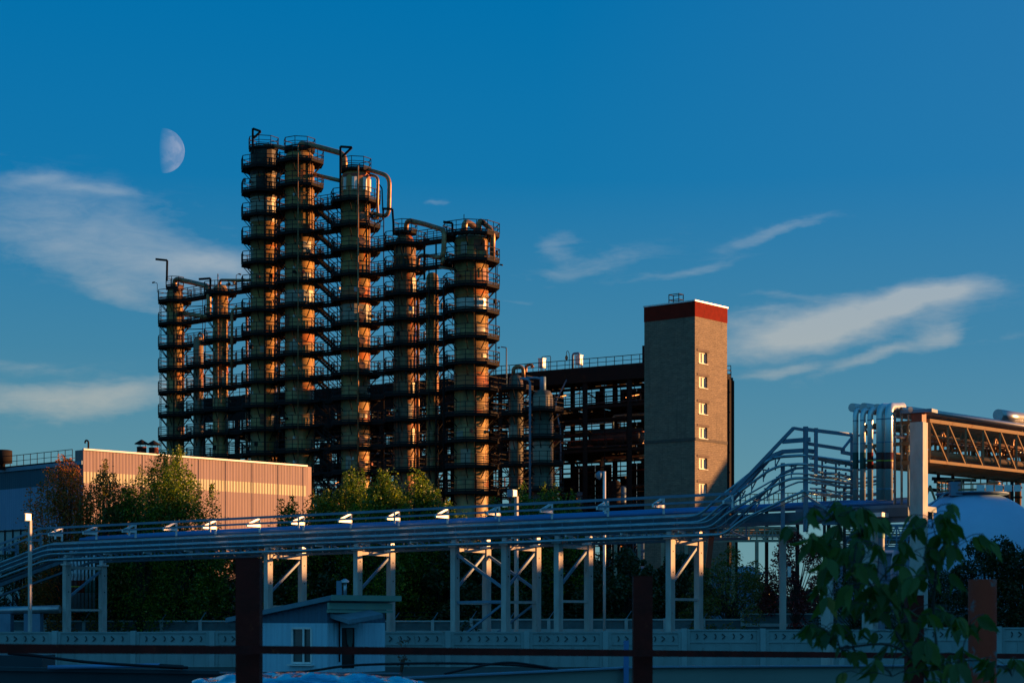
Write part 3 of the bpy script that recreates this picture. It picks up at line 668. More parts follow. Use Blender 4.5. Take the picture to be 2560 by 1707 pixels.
# small head house beside the brick tower
k = (1612-UC)/FPX; tt = (F0.y*k-F0.x)/(.842+.539*k); q = fp(tt, 1.5, 0)
hh = M().obox(Vector((q.x, q.y, ROOF+1.1)), E1*.5, E2*1.2, UP*1.1).build('roof_hut', m_dark, loc=(q.x, q.y, ROOF)); tag(hh, 'small dark metal stair head on the frame roof against the brick tower', 'stair head')
# ------------------------------------------------------------------ walls with openings
def wall(m, o, d, L, z0, z1, holes=(), depth=.25, inward=None, mi=0, rmi=0):
    """o origin (xy), d unit dir; holes (s0,s1,z0,z1); reveals go 'inward'"""
    S = sorted({0, L, *[h[0] for h in holes], *[h[1] for h in holes]}); Z = sorted({z0, z1, *[h[2] for h in holes], *[h[3] for h in holes]})
    Pt = lambda s_, z, dd=0: Vector((o.x, o.y, 0))+d*s_+UP*z+(inward*dd if inward else Vector((0, 0, 0)))
    for i in range(len(S)-1):
        for j in range(len(Z)-1):
            cs, cz = (S[i]+S[i+1])/2, (Z[j]+Z[j+1])/2
            if any(h[0] < cs < h[1] and h[2] < cz < h[3] for h in holes): continue
            a, b, c, e = S[i], S[i+1], Z[j], Z[j+1]
            m.face([Pt(a, c), Pt(b, c), Pt(b, e), Pt(a, e)], uv=[(a, c), (b, c), (b, e), (a, e)], mi=mi)
    for a, b, c, e in holes:
        for q in (((a, c), (b, c)), ((b, c), (b, e)), ((b, e), (a, e)), ((a, e), (a, c))):
            (s0, y0), (s1, y1) = q
            m.face([Pt(s0, y0), Pt(s1, y1), Pt(s1, y1, depth), Pt(s0, y0, depth)], uv=[(s0, y0), (s1, y1), (s1+.1, y1), (s0+.1, y0)], mi=rmi)
def brick_mat(name, c1, c2, mortar, bw=.5, rh=.18):
    m = bpy.data.materials.new(name); m.use_nodes = True; t = m.node_tree; q = G(t); bs = t.nodes['Principled BSDF']
    uv = t.nodes.new('ShaderNodeUVMap').outputs[0]
    bk = t.nodes.new('ShaderNodeTexBrick'); t.links.new(uv, bk.inputs['Vector']); bk.inputs['Scale'].default_value = 1
    bk.inputs['Brick Width'].default_value = bw; bk.inputs['Row Height'].default_value = rh; bk.inputs['Mortar Size'].default_value = .02; bk.inputs['Bias'].default_value = 0
    bk.inputs['Color1'].default_value = (*c1, 1); bk.inputs['Color2'].default_value = (*c2, 1); bk.inputs['Mortar'].default_value = (*mortar, 1)
    n1 = q.noise(q.mapping(uv, (.25, 1.4, 1)), 1.3, 6, .65)
    c = q.mix(q.ramp(n1, [(.35, (0, 0, 0)), (.65, (.45, .45, .45))]), bk.outputs['Color'], tuple(a*.55 for a in c2))
    n2 = q.noise(q.mapping(uv, (1.2, 9, 1)), 1.5, 4, .7); c = q.mix(q.ramp(n2, [(.42, (0, 0, 0)), (.6, (.35, .35, .35))]), c, tuple(min(1, a*1.3) for a in c1))
    t.links.new(c, bs.inputs['Base Color']); n3 = q.noise(q.mapping(uv, (2.6, .16, 1), loc=(4, 1, 0)), 1.0, 6, .7); c = q.mix(q.ramp(n3, [(.54, (0, 0, 0)), (.68, (.55, .55, .55))]), c, tuple(a*.5 for a in c2)); t.links.new(c, bs.inputs['Base Color'])
    bs.inputs['Roughness'].default_value = .85
    bp = t.nodes.new('ShaderNodeBump'); bp.inputs['Strength'].default_value = .6; bp.inputs['Distance'].default_value = .02
    t.links.new(q.m('ADD', q.m('MULTIPLY', bk.outputs['Fac'], -1), n2), bp.inputs['Height']); t.links.new(bp.outputs[0], bs.inputs['Normal']); return m
# ------------------------------------------------------------------ brick tower
m_brick = brick_mat('tower_brick', (.235, .18, .12), (.15, .115, .08), (.10, .078, .057))
m_glass = mat('window_glass', (.80, .68, .48), .5, c2=(.5, .45, .36), spec=.2); m_frame = mat('window_frame', (.6, .56, .5), .5)
def brick_tower():
    BD = 188.0; f_ = BD/FPX; NC = P(1737.4, VH, BD); NC.z = 0
    dl = Vector((-.776, .63, 0)); dr = Vector((.63, .776, 0)); LL, LR = 6.1, 5.85
    zt = EYE+(VH-749.6)*f_; zb = EYE+(VH-790.4)*f_
    t = thing('brick_tower', tuple(NC), 'tall plain brick stair tower with a red band round its top and six small windows', 'tower')
    vv = [891, 952, 1018, 1079, 1156, 1220]; holes = []
    for v in vv: zc = EYE+(VH-v)*f_; holes.append((.72, 2.2, zc-.56, zc+.56))
    a, b, c, d_ = NC, NC+dl*LL, NC+dl*LL+dr*LR, NC+dr*LR
    m = M(); wall(m, NC, dr, LR, 0, zb, holes, .28, dl); wall(m, b, -dl, LL, 0, zb); wall(m, c, -dr, LR, 0, zb); wall(m, d_, dl, LL, 0, zb)
    m.build('brick_wall', m_brick, t)
    rb = M(); o = .03
    A, B, C_, D_ = a-dl*o-dr*o, b+dl*o-dr*o, c+dl*o+dr*o, d_-dl*o+dr*o
    for p, q in ((A, B), (B, C_), (C_, D_), (D_, A)): rb.face([p+UP*zb, q+UP*zb, q+UP*(zt-.14), p+UP*(zt-.14)])
    rb.face([A+UP*(zt-.14), B+UP*(zt-.14), C_+UP*(zt-.14), D_+UP*(zt-.14)]); rb.face([D_+UP*zb, C_+UP*zb, B+UP*zb, A+UP*zb])
    rb.build('red_parapet', m_red, t)
    cp = M(); cc = (a+c)/2; cp.obox(cc+UP*(zt-.06), dl*(LL/2+.09), dr*(LR/2+.09), UP*.07); cp.build('roof_coping', m_white, t)
    bd = M(); zz = EYE+(VH-1097)*f_
    bd.obox(a-dr*.03+dl*LL/2+UP*zz, dl*(LL/2+.02), dr*.028, UP*.15); bd.obox(a-dl*.03+dr*LR/2+UP*zz, dr*(LR/2-.0), dl*.028, UP*.15)
    bd.build('stone_belt', mat('belt_stone', (.10, .085, .07), .85), t)
    ml = mat('lintel', (.15, .11, .085), .85)
    for h in holes:
        wn = M(); s0, s1, z0, z1 = h; F = lambda s_, z, dd: Vector((NC.x, NC.y, 0))+dr*s_+dl*dd+UP*z
        wn.beam(F(s0, z0+.05, .2), F(s1, z0+.05, .2), .08, .1); wn.beam(F(s0, z1-.05, .2), F(s1, z1-.05, .2), .08, .1)
        for s_ in (s0+.04, (s0+s1)/2, s1-.04): wn.beam(F(s_, z0, .2), F(s_, z1, .2), .08)
        wd = wn.build('window', m_frame, t)
        g_ = M(); g_.face([F(s0, z0, .23), F(s1, z0, .23), F(s1, z1, .23), F(s0, z1, .23)]); g_.build('pane', m_glass, wd)
        l_ = M(); l_.obox(F((s0+s1)/2, z1+.16, -.02), dr*(.74+.35), dl*.03, UP*.13); l_.build('lintel', ml, t)
        l_ = M(); l_.obox(F((s0+s1)/2, z0-.03, -.03), dr*(.8), dl*.06, UP*.03); l_.build('sill', m_frame, wd)
    k = M(); q = a+dl*3.6+dr*2
    for i in (-1, 1):
        for j in (-1, 1): k.beam(q+dl*.6*i+dr*.4*j+UP*zt, q+dl*.6*i+dr*.4*j+UP*(zt+1.2), .08)
    for z in (.6, 1.15):
        for i in (-1, 1): k.beam(q+dl*.6*i-dr*.4+UP*(zt+z), q+dl*.6*i+dr*.4+UP*(zt+z), .07); k.beam(q+dl*.6-dr*-.4*i+UP*(zt+z), q-dl*.6-dr*-.4*i+UP*(zt+z), .07)
    k.build('roof_hatch_guard', m_rail, t)
brick_tower()
# ------------------------------------------------------------------ pink warehouse
def corr_mat(name, c, c2, streak=.22, rough=.62):
    m = bpy.data.materials.new(name); m.use_nodes = True; t = m.node_tree; q = G(t); bs = t.nodes['Principled BSDF']
    uv = t.nodes.new('ShaderNodeUVMap').outputs[0]
    n = q.noise(q.mapping(uv, (3.2, .10, 1)), 1.6, 5, .7); n2 = q.noise(q.mapping(uv, (.6, .3, 1)), 1.0, 3, .5)
    cc = q.mix(q.ramp(n, [(.36, (0, 0, 0)), (.66, (1, 1, 1))]), c, c2); cc = q.mix(q.ramp(n2, [(.4, (0, 0, 0)), (.7, (.3, .3, .3))]), cc, tuple(a*.8 for a in c))
    t.links.new(cc, bs.inputs['Base Color']); bs.inputs['Roughness'].default_value = rough; bs.inputs['Specular IOR Level'].default_value = .22
    wv = q.m('SINE', q.m('MULTIPLY', q.sep(uv)[0], 2*math.pi/.33)); bp = t.nodes.new('ShaderNodeBump'); bp.inputs['Strength'].default_value = streak; bp.inputs['Distance'].default_value = .03
    t.links.new(q.m('ADD', wv, q.m('MULTIPLY', n, 2.0)), bp.inputs['Height']); t.links.new(bp.outputs[0], bs.inputs['Normal']); return m
def warehouse():
    D = 160.0; f_ = D/FPX; C = P(208, VH, D); C.z = 0; dr = Vector((.69, .725, 0)).normalized(); dl = Vector((-dr.y, dr.x, 0)); dl = Vector((-.725, .69, 0)).normalized()
    H = EYE+(VH-1124)*f_; L = 25.8; LW = 16
    t = thing('warehouse', tuple(C), 'pink corrugated warehouse with a pale yellow light strip behind the left trees', 'warehouse')
    mw = corr_mat('pink_cladding', (.27, .19, .19), (.19, .13, .12)); my = corr_mat('light_strip', (.38, .33, .24), (.17, .18, .09), .35, .45)
    mb = corr_mat('blue_cladding', (.16, .27, .40), (.13, .22, .33), .3, .5); mbd = corr_mat('dark_blue_band', (.03, .09, .12), (.025, .07, .10), .3)
    zy0, zy1 = H-.0 - (1238-1123)*f_*.80, H-(1183-1123)*f_*.80
    zy1 = EYE+(VH-1178)*f_; zy0 = EYE+(VH-1207)*f_
    m = M(); Lf = L-1.4
    wall(m, C, dr, Lf, 0, zy0); wall(m, C, dr, Lf, zy1, H)
    # rounded corner at the far end
    o = Vector((C.x, C.y, 0)); e = o+dr*Lf; n = 8; R = 1.4; pr = e
    for k in range(1, n+1):
        a = math.pi/2*k/n; q = e+dr*R*math.sin(a)+dl*R*(1-math.cos(a)); m.face([pr, q, q+UP*H, pr+UP*H], uv=[(Lf+k*.2, 0), (Lf+k*.2+.2, 0), (Lf+k*.2+.2, H), (Lf+k*.2, H)]); pr = q
    wall(m, pr, dl, 22, 0, H)
    m.build('corrugated_wall', mw, t)
    mj = mat('joint_dirt', (.12, .085, .07), .8); [M().beam(o+dr*s_-dl*.012+UP*.2, o+dr*s_-dl*.012+UP*(H-.1), .05, .02).build('sheet_joint', mj, t) for s_ in np.arange(3.0, Lf, 3.0)]
    y = M(); wall(y, C-dl*.0, dr, Lf, zy0, zy1); y.build('light_strip', my, t)
    tr = M(); tr.obox(o+dr*Lf/2-dl*.05+UP*(H+.04), dr*(Lf/2+.05), dl*.12, UP*.07); tr.build('roof_trim', m_white, t)
    # left wing, lower, facing the other way
    HW = EYE+(VH-1150)*f_; zd = HW-1.9
    lw = M(); s0 = o+dl*.02
    wall(lw, s0, dl, 22, 0, zd); wall(lw, s0+dr*14, dl, 22, 0, HW); lw.build('blue_wall', mb, t)
    db = M(); wall(db, s0, dl, 22, zd, HW-.35); db.build('dark_band', mbd, t)
    ed = M(); ed.obox(s0+dl*11-dr*.06+UP*(HW-.2), dl*11, dr*.1, UP*.16); ed.build('eaves_trim', m_bluegrey, t)
    rf = M(); rf.face([s0+UP*HW, s0+dl*22+UP*HW, s0+dl*22+dr*14+UP*HW, s0+dr*14+UP*HW]); rf.face([o+UP*(H-.1)+dl*.05, o+dr*(Lf+R)+dl*.05+UP*(H-.1), o+dr*(Lf+R)+dl*9+UP*(H-.1), o+dl*9+UP*(H-.1)]) if False else None
    rf.build('roof', m_dark, t)
    hw = M(); wall(hw, o+dl*.0, dl, 1.2, HW, H); hw.build('parapet_return', mw, t)
    gw = M(); zz = [EYE+(VH-v)*f_ for v in (1313, 1360)]
    gf = corr_mat('glass_block', (.22, .36, .36), (.15, .26, .28), .2, .25); gw.obox(s0+dl*10-dr*.06+UP*(zz[0]-3.2), dl*7, dr*.05, UP*3.2)
    wd = gw.build('window_band', gf, t); mu = M()
    for k in range(12): mu.beam(s0+dl*(3+k*1.27)-dr*.15+UP*(zz[0]-6.4), s0+dl*(3+k*1.27)-dr*.15+UP*zz[0], .12)
    for k in range(3): mu.beam(s0+dl*3-dr*.15+UP*(zz[0]-.1-k*2.1), s0+dl*17-dr*.15+UP*(zz[0]-.1-k*2.1), .12)
    mu.build('mullion', m_rail, wd)
    rl = M(); ring_railing(rl, [s0+dl*2.5+dr*.6, s0+dl*22+dr*.6], HW, False, th=.05, h=1.1); rl.build('roof_railing', m_rail, t)
    hk = P(221, 1122, D+1); M().tube(bend([hk-UP*.5, hk+UP*.7, hk+UP*.75-E1*.35, hk+UP*.5-E1*.4], .2, 3), .08, 6).build('vent_hook', m_dark, t)
    # chimneys with rain caps
    for u, v, w_ in ((354, 1119, 24), (384, 1121, 24)):
        DD = D+7; q = P(u, v, DD); r = w_/2*DD/FPX; ch = M().lathe(q.x, q.y, [(r, H-.5), (r, q.z), (r*1.04, q.z), (r*1.04, q.z+.08)], 16).build('chimney', mat('chimney_red', (.20, .05, .04), .6, c2=(.13, .04, .03)), t)
        cpm = M().lathe(q.x, q.y, [(r*1.5, q.z+.32), (r*1.5, q.z+.36), (.05, q.z+.72)], 16); [cpm.beam((q.x+r*.8*math.cos(a), q.y+r*.8*math.sin(a), q.z), (q.x+r*.8*math.cos(a), q.y+r*.8*math.sin(a), q.z+.36), .04) for a in (0, 2.1, 4.2)]
        cpm.build('rain_cap', m_dark, ch)
    q = P(6, 1146, D+8); r = .85
    v_ = M().lathe(q.x, q.y, [(.25, HW-.2), (.25, q.z-.5), (r, q.z-.4), (r, q.z+.7), (r*.8, q.z+.75)], 18); v_.build('roof_ventilator', m_dark, t)
warehouse()
# ------------------------------------------------------------------ unseen blockers added off-frame to shade the yard
def blocker(x0, x1, y0, y1, z, label):
    t = thing('shade_blocker', ((x0+x1)/2, (y0+y1)/2, 0), label, 'blocker', 'unseen blocks added east to shade the yard')
    m = M(); p = [Vector((x0, y0, 0)), Vector((x1, y0, 0)), Vector((x1, y1, 0)), Vector((x0, y1, 0))]
    for i in range(4):
        d = p[(i+1) % 4]-p[i]; wall(m, p[i], d.normalized(), d.length, 0, z-1.2)
    m.build('blocker_wall', m_brick, t); r = M(); xm = (x0+x1)/2
    r.face([(x0-.4, y0-.4, z-1.2), (xm, y0-.4, z), (xm, y1+.4, z), (x0-.4, y1+.4, z-1.2)]); r.face([(xm, y0-.4, z), (x1+.4, y0-.4, z-1.2), (x1+.4, y1+.4, z-1.2), (xm, y1+.4, z)])
    r.face([(x0, y0, z-1.2), (xm, y0, z-.02), (x1, y0, z-1.2)]); r.face([(x0, y1, z-1.2), (xm, y1, z-.02), (x1, y1, z-1.2)])
    r.build('blocker_roof', m_dark, t)
for y0, y1, z, xe, lab in ((-40, 125, 16.8, 115, 'long brick hall nearest the road'), (126, 139, 15.5, 115, 'lowest brick hall, next to the long one'), (140, 150, 17.0, 115, 'narrow brick hall, third from the road'), (151, 160, 18.4, 115, 'narrow brick hall, fourth from the road'), (163, 178, 24.2, 115, 'square high brick block'), (180, 204, 20.0, 112, 'middle brick hall beyond the square block')):
    blocker(95, xe, y0, y1, z, lab+', added out of view to shade the yard')
def sloped_blocker(x0, x1, y0, y1, z0, z1, label):
    t = thing('shade_blocker', ((x0+x1)/2, (y0+y1)/2, 0), label, 'blocker', 'unseen blocks added east to shade the yard'); m = M()
    q = [(x0, y0), (x1, y0), (x1, y1), (x0, y1)]; zz = [z0, z0, z1, z1]
    for i in range(4): j = (i+1) % 4; m.face([(*q[i], 0), (*q[j], 0), (*q[j], zz[j]), (*q[i], zz[i])], uv=[(i*9, 0), (i*9+8, 0), (i*9+8, zz[j]), (i*9, zz[i])])
    m.build('blocker_wall', m_brick, t); r = M(); r.face([(x0-.2, y0-.2, z0+.01), (x1+.2, y0-.2, z0+.01), (x1+.2, y1+.2, z1+.05), (x0-.2, y1+.2, z1+.05)]); r.build('blocker_roof', m_dark, t)
sloped_blocker(95, 104, 206, 215, 22.0, 34.0, 'tall brick block with a steep single-pitch roof, added outside the right edge to shade the brick tower')
# ------------------------------------------------------------------ pipe trestle
TO = Vector((7.5, 115, 0))
def tp(t, w_, z):
    """trestle coordinates: along, across (away from the viewer), height above the eye with the bridge's own fall"""
    q = TO+E1*t+E2*w_; zz = EYE+z+.011*t
    return Vector((q.x, q.y, zz))
def tu(u, w_=0.0):
    k = (u-UC)/FPX; return ((TO.y+E2.y*w_)*k-(TO.x+E2.x*w_))/(.842+.539*k)
m_gird = mat('girder_paint', (.09, .15, .19), .6, c2=(.06, .10, .13), rust=(.07, .04, .025), rust_t=.66, scale=1.0)
tr = thing('pipe_bridge', tuple(TO), 'long blue-grey pipe bridge on white concrete legs crossing the whole yard', 'pipe bridge')
BL = tu(133)
def run(z, w_, t0=-72, t1=6.6, ramp=None, drop=.24):
    pts = [tp(t0, w_, z-(BL-t0)*drop), tp(BL, w_, z)]
    k = 7
    for i in range(1, k): pts.append(tp(BL+(t1-BL)*i/k, w_, z))
    pts.append(tp(t1, w_, z))
    if ramp: pts += ramp
    return pts
def rail(z, w_, th, h, t1=tu(1829, -1.3), nm='handrail', mt=m_bluegrey):
    p = run(z, w_, t1=t1); m = M()
    for i in range(len(p)-1): m.beam(p[i], p[i+1], th, h)
    return m.build(nm, mt, tr)
rail(7.02, -1.3, .08, .16); rail(6.62, -1.3, .08, .13)
# inclined rail up to the high frame
tF = tu(2014, -.3)
m = M(); m.beam(tp(tu(1829, -1.3), -1.3, 7.02), tp(tF-.3, -1.3, 10.55), .1, .2); m.beam(tp(tF-.3, -1.3, 10.55), tp(tF, -.3, 10.5), .1, .16); m.build('inclined_rail', m_bluegrey, tr)
# bracket posts
up = [-20, 40, 102, 155, 241, 339, 441, 539, 649, 759, 877, 997, 1119, 1248, 1380, 1520, 1659, 1834]
for i, u in enumerate(up):
    t = tu(u); dz = -(BL-t)*.24 if t < BL else 0; m = M()
    m.beam(tp(t, 0, 6.1+dz), tp(t, 0, 7.1+dz), .13, .13)
    m.beam(tp(t, -1.35, 6.55+dz), tp(t, .05, 6.55+dz), .13, .2)
    m.beam(tp(t, -1.3, 6.6+dz), tp(t, -.02, 7.06+dz), .12, .12)
    if i % 2: m.beam(tp(t+.45, -1.1, 6.2+dz), tp(t+.45, -1.1, 7.0+dz), .14, .12)
    m.build('bracket_post', m_concrete_leg if False else MATS['blue_grey_paint'] if u < 0 else m_bracket, tr) if False else m.build('bracket_post', m_bluegrey if i < 3 else m_white, tr)
# main zinc pipe, sky reflection tinted into its colour, flashing, trays, girders
def tube_run(z, w_, r, mt, nm='pipe', t1=None, t0=-72, ramp=None, n=12):
    return M().tube(run(z, w_, t0=t0, t1=tu(1815) if t1 is None else t1, ramp=ramp), r, n).build(nm, mt, tr)
mbp = mat('sky_tint_pipe', (.07, .20, .42), .3, .3, c2=(.06, .17, .36), scale=.6)
M().tube([tp(tu(183), 1.4, 6.22)]+[tp(tu(u_), 1.4, 6.28) for u_ in (400, 700, 1000, 1300, 1600, 1900, 2100, 2275)], .24, 16).build('sky_tint_pipe', mbp, tr)
M().tube([tp(tu(183), .75, 6.18)]+[tp(tu(u_), .75, 6.2) for u_ in (400, 700, 1000, 1300, 1600, 1900, 2100, 2260)], .17, 14).build('sky_tint_pipe', mbp, tr)
m = M(); p = run(5.99, 0.2, t1=tu(1818))
for i in range(len(p)-1): m.beam(p[i], p[i+1], .3, .12)
m.build('cable_tray', m_concrete_leg, tr)
for z, w_, h, t1 in ((5.62, .1, .5, 2270), (5.05, .25, .12, 1800), (5.62, 3.9, .5, 2270), (4.66, 3.9, .16, 1800), (4.66, 0.1, .16, 1800)):
    m = M(); p = run(z, w_, t0=-60 if z < 5.5 else -72, t1=tu(t1) if t1 < 2000 else tu(2270))
    for i in range(len(p)-1): m.beam(p[i], p[i+1], .18, h)
    m.build('girder', m_gird, tr)
m = M()
for k in range(44):
    t = -58+k*1.6
    if t > tu(1840): break
    m.beam(tp(t, 0.02, 5.3), tp(t, .02, 5.95), .03, .12)
m.build('web_stiffener', m_bluegrey, tr)
# slender truss between the top and bottom chord
for w_ in (.1, 3.9):
    m = M(); t = BL+.5; k = 0
    while t < tu(1800):
        m.beam(tp(t, w_, 4.7), tp(t, w_, 5.4), .1)
        if k % 3 != 1: m.beam(tp(t, w_, 5.35), tp(t+1.6, w_, 4.7), .09)
        t += 1.6; k += 1
    m.build('truss_web', m_bluegrey, tr)
for k in range(16):
    t = BL+2+k*3.9
    if t > tu(1790): break
    m = M(); m.beam(tp(t, -.75, 4.98), tp(t, .1, 4.98), .07, .09); m.beam(tp(t, .06, 5.0), tp(t, .06, 4.55), .09)
    if k % 2: m.beam(tp(t, -.6, 4.62), tp(t, 0, 4.95), .08)
    m.build('cross_arm', m_white, tr)
# thin pipes in front, going up the ramp on the right
def ramp_pts(z, w_, lag, top, tt=None):
    t1 = 6.6+lag; t2 = t1+3.3; zz = top
    return [tp(t1, w_, z), tp(t2, w_, zz-.25), tp(t2+.8, w_, zz), tp(tF-.1, w_, zz), tp(tF+.3, w_+.6, zz-.05), tp(tF+.4, 5.6, zz), tp(tF+2.4, 7.4, zz+.35)]
def thin(z, w_, r, lag, top, mt=m_thinpipe):
    pts = run(z, w_, t1=5.4+lag); pts = pts[:-1]+[tp(5.4+lag, w_, z)]+ramp_pts(z+.75, w_, lag-.25, top)
    M().tube(bend(pts, .8, 4), r, 8).build('thin_pipe', mt, tr)
for z, w_, r, lag, top in ((5.85, -.55, .09, -.9, 9.05), (5.5, -.62, .08, -.6, 8.55), (5.42, -.9, .05, -.1, 8.0), (5.15, -.7, .08, .0, 7.75), (5.08, -.45, .05, .35, 7.55), (4.70, -.75, .08, .9, 7.0), (4.78, -.5, .045, 1.2, 6.9)):
    thin(z, w_, r, lag, top)
m = M()
pts = ramp_pts(5.9, -.3, -.9, 9.35)
for i in range(4): m.beam(pts[i], pts[i+1], .3, .22)
m.build('cable_tray', m_bluegrey, tr)
m = M(); pts = ramp_pts(5.2, -.35, -.1, 8.35)
for i in range(4): m.beam(pts[i], pts[i+1], .25, .12)
m.build('cable_tray', m_bluegrey, tr)
m = M()
for lag in (-.4, .6):
    for k in range(5):
        t = 6.8+lag+k*.75; zz = 6.3-lag*.5+k*.62; m.beam(tp(t, -.9, zz), tp(t, -.1, zz), .07); m.beam(tp(t, -.5, zz-.5), tp(t+.35, -.5, zz+.1), .06); m.beam(tp(t, -.5, zz), tp(t, -.5, zz-.7), .06)
m.build('hanger_bracket', m_bluegrey, tr)
# high frame
m = M(); post = [(tF, -.3, 4.7, 10.7, .26), (tF+.55, -.1, 8.0, 10.6, .2), (tF+.3, 5.9, 5.5, 10.75, .26), (tu(1957, -.3), -.3, 4.3, 8.7, .22)]
for t, w_, z0, z1, th in post: M().beam(tp(t, w_, z0), tp(t, w_, z1), th).build('frame_post', m_bluegrey, tr)
for a_, b_, h_ in ((tp(tF, -.3, 10.55), tp(tF+.3, 5.9, 10.7), (.12, .2)), (tp(tF, -.3, 9.75), tp(tF+.3, 4.6, 9.75), (.12, .18)), (tp(tF+.3, 4.4, 9.75), tp(tF+.3, 5.9, 10.6), (.12)), (tp(tF+.3, 4.2, 9.55), tp(tF+.3, 6.2, 9.55), (.12, .2)), (tp(tF, -.3, 6.75), tp(tF+2.3, -.3, 5.3), (.14)), (tp(tF+.3, 5.9, 10.6), tp(tF+2.6, 7.6, 11.1), (.12)), (tp(tF-1.3, -.6, 9.9), tp(tF+.3, -.3, 9.95), (.14, .25))): M().beam(a_, b_, *(h_ if isinstance(h_, tuple) else (h_,))).build('frame_beam', m_bluegrey, tr)
for i, zz in enumerate((8.9, 8.55, 8.2, 7.9, 7.55, 7.2, 6.95)):
    p = []
    for k in range(8):
        w_ = -.2+k*.85; p.append(tp(tF+.25, w_, zz+.035*math.sin(k*1.3+i)))
    M().tube(p, .055 if i % 2 else .09, 7).build('thin_pipe', m_thinpipe, tr)
m = M()
for w_ in (1.6, 3.6): M().beam(tp(tF+.2, w_, 6.8), tp(tF+.2, w_, 9.1), .1).build('hanger_rod', m_bluegrey, tr)
for w_ in (.9, 2.2, 4.2, 5.2):
    for zz in (6.95, 7.55, 8.2, 8.9): M().beam(tp(tF+.15, w_, zz-.15), tp(tF+.15, w_, zz+.22), .1).build('pipe_clip', m_bluegrey, tr)
# legs
def legpair(u, second=True, zt=4.62, diag=True, key=''):
    t = tu(u); f_ = M(); tops = []
    fr_ = None
    for w_ in ((0.2, 3.9) if second else (0.2,)):
        b = tp(t, w_, 0); m = M(); m.obox(Vector((b.x, b.y, (EYE+zt+.011*t)/2)), E1*.18, E2*.265, UP*((EYE+zt+.011*t)/2)); lg = m.build('leg', m_concrete_leg, tr)
        hb = M()
        for zz in (zt-.75, zt-2.0): q = tp(t, w_+.0, zz); M().tube([q+E1*.181+E2*.02, q+E1*.192+E2*.02], .055, 8).build('bolt_hole', m_black, lg)
        hd = M(); q = tp(t, w_, zt+.0); hd.obox(q+UP*.03, E1*.3, E2*.34, UP*.06); hd.obox(q+UP*.35, E1*.16, E2*.2, UP*.27); hd.build('leg_head', m_white, lg)
    if second:
        M().beam(tp(t+.02, .46, zt-.2), tp(t+.02, 3.63, zt-.2), .16, .22).build('cross_beam', m_concrete_leg, tr); M().beam(tp(t, .46, 1.0-.0), tp(t, 3.63, 1.0), .14, .16).build('lower_strut', m_concrete_leg, tr)
        if diag:
            m = M(); m.beam(tp(t, .47, 2.0), tp(t, 3.6, zt-.45), .14, .16); m.build('diagonal_brace', m_bluegrey, tr)
for u in (162, 666, 890, 1133, 1260, 1392, 1672): legpair(u, True, 4.62 if u > 300 else 4.35)
te, tg = tu(1133), tu(1260)
for w_ in (.2, 3.9):
    m = M(); m.beam(tp(te+.2, w_, 4.1), tp(tg-.2, w_, 1.9), .15, .17); m.beam(tp(te+.2, w_, 1.05), tp(tg-.2, w_, 1.05), .14, .16); m.beam(tp(tg-.2, w_, .9), tp(te+.3, w_, -1.3), .12, .14); m.build('diagonal_brace', m_bluegrey, tr)
# extra legs near the high frame
b = tp(tu(1957, 3), 3, 0); M().box(b.x-.18, b.x+.18, b.y-.18, b.y+.18, 0, EYE+4.6).build('leg', m_concrete_leg, tr)
m = M(); b = tu(1800, .2); m.beam(tp(tu(1782), 0, 5.3), tp(tu(1770), 0, 2.8), .2, .3); m.build('rusty_strut', m_redpaint, tr)
# vertical pipe bundle seen between the leftmost legs
tb = thing('vertical_pipe_bundle', tuple(tp(tu(200), 4.6, -EYE)), 'bundle of shiny vertical pipes with red and green bands behind the leftmost bridge legs', 'pipes')
cols = ['m', 'm', 'r', 'g', 'g', 'g']
for i in range(7):
    u = 179+i*9.3; D = 147; q = P(u, VH, D); r = (.17, .17, .14, .12, .12, .1, .1)[i]
    m = M().tube([Vector((q.x, q.y, 1.5+1.4)), Vector((q.x, q.y, EYE+5.2))], r, 12).build('pipe', m_silver, tb)
    z0, z1 = EYE+(VH-1481)/FPX*D, EYE+(VH-1450)/FPX*D
    mm = (m_maroon, m_maroon, m_red, m_red, m_green, m_green, m_green)[i]
    bd = M().lathe(q.x, q.y, [(r+.01, z0), (r+.015, z0+.01), (r+.015, z1)], 14).build('colour_band', mm, m)
    if i < 4: M().lathe(q.x, q.y, [(r+.02, (z0+z1)/2-.04), (r+.022, (z0+z1)/2), (r+.02, (z0+z1)/2+.04)], 14).build('yellow_ring', m_yellow, bd)
# low horizontal pipe at the left edge
t = thing('ground_pipe', tuple(P(75, 1523, 140)), 'fat blue-white pipe with a brown band running in from the left edge above the wall', 'pipe')
M().tube([P(-60, 1527, 141), P(150, 1522, 140)], .3, 16).build('pipe_body', m_silver, t); M().tube([P(15, 1525.5, 140.8), P(36, 1525, 140.7)], .315, 16).build('brown_band', m_maroon, t)
for u in (84, 10): 
    q = P(u, 1540, 140.6); M().box(q.x-.6, q.x+.6, q.y-.5, q.y+.5, 0, EYE+.2).build('support', m_bluegrey, t)
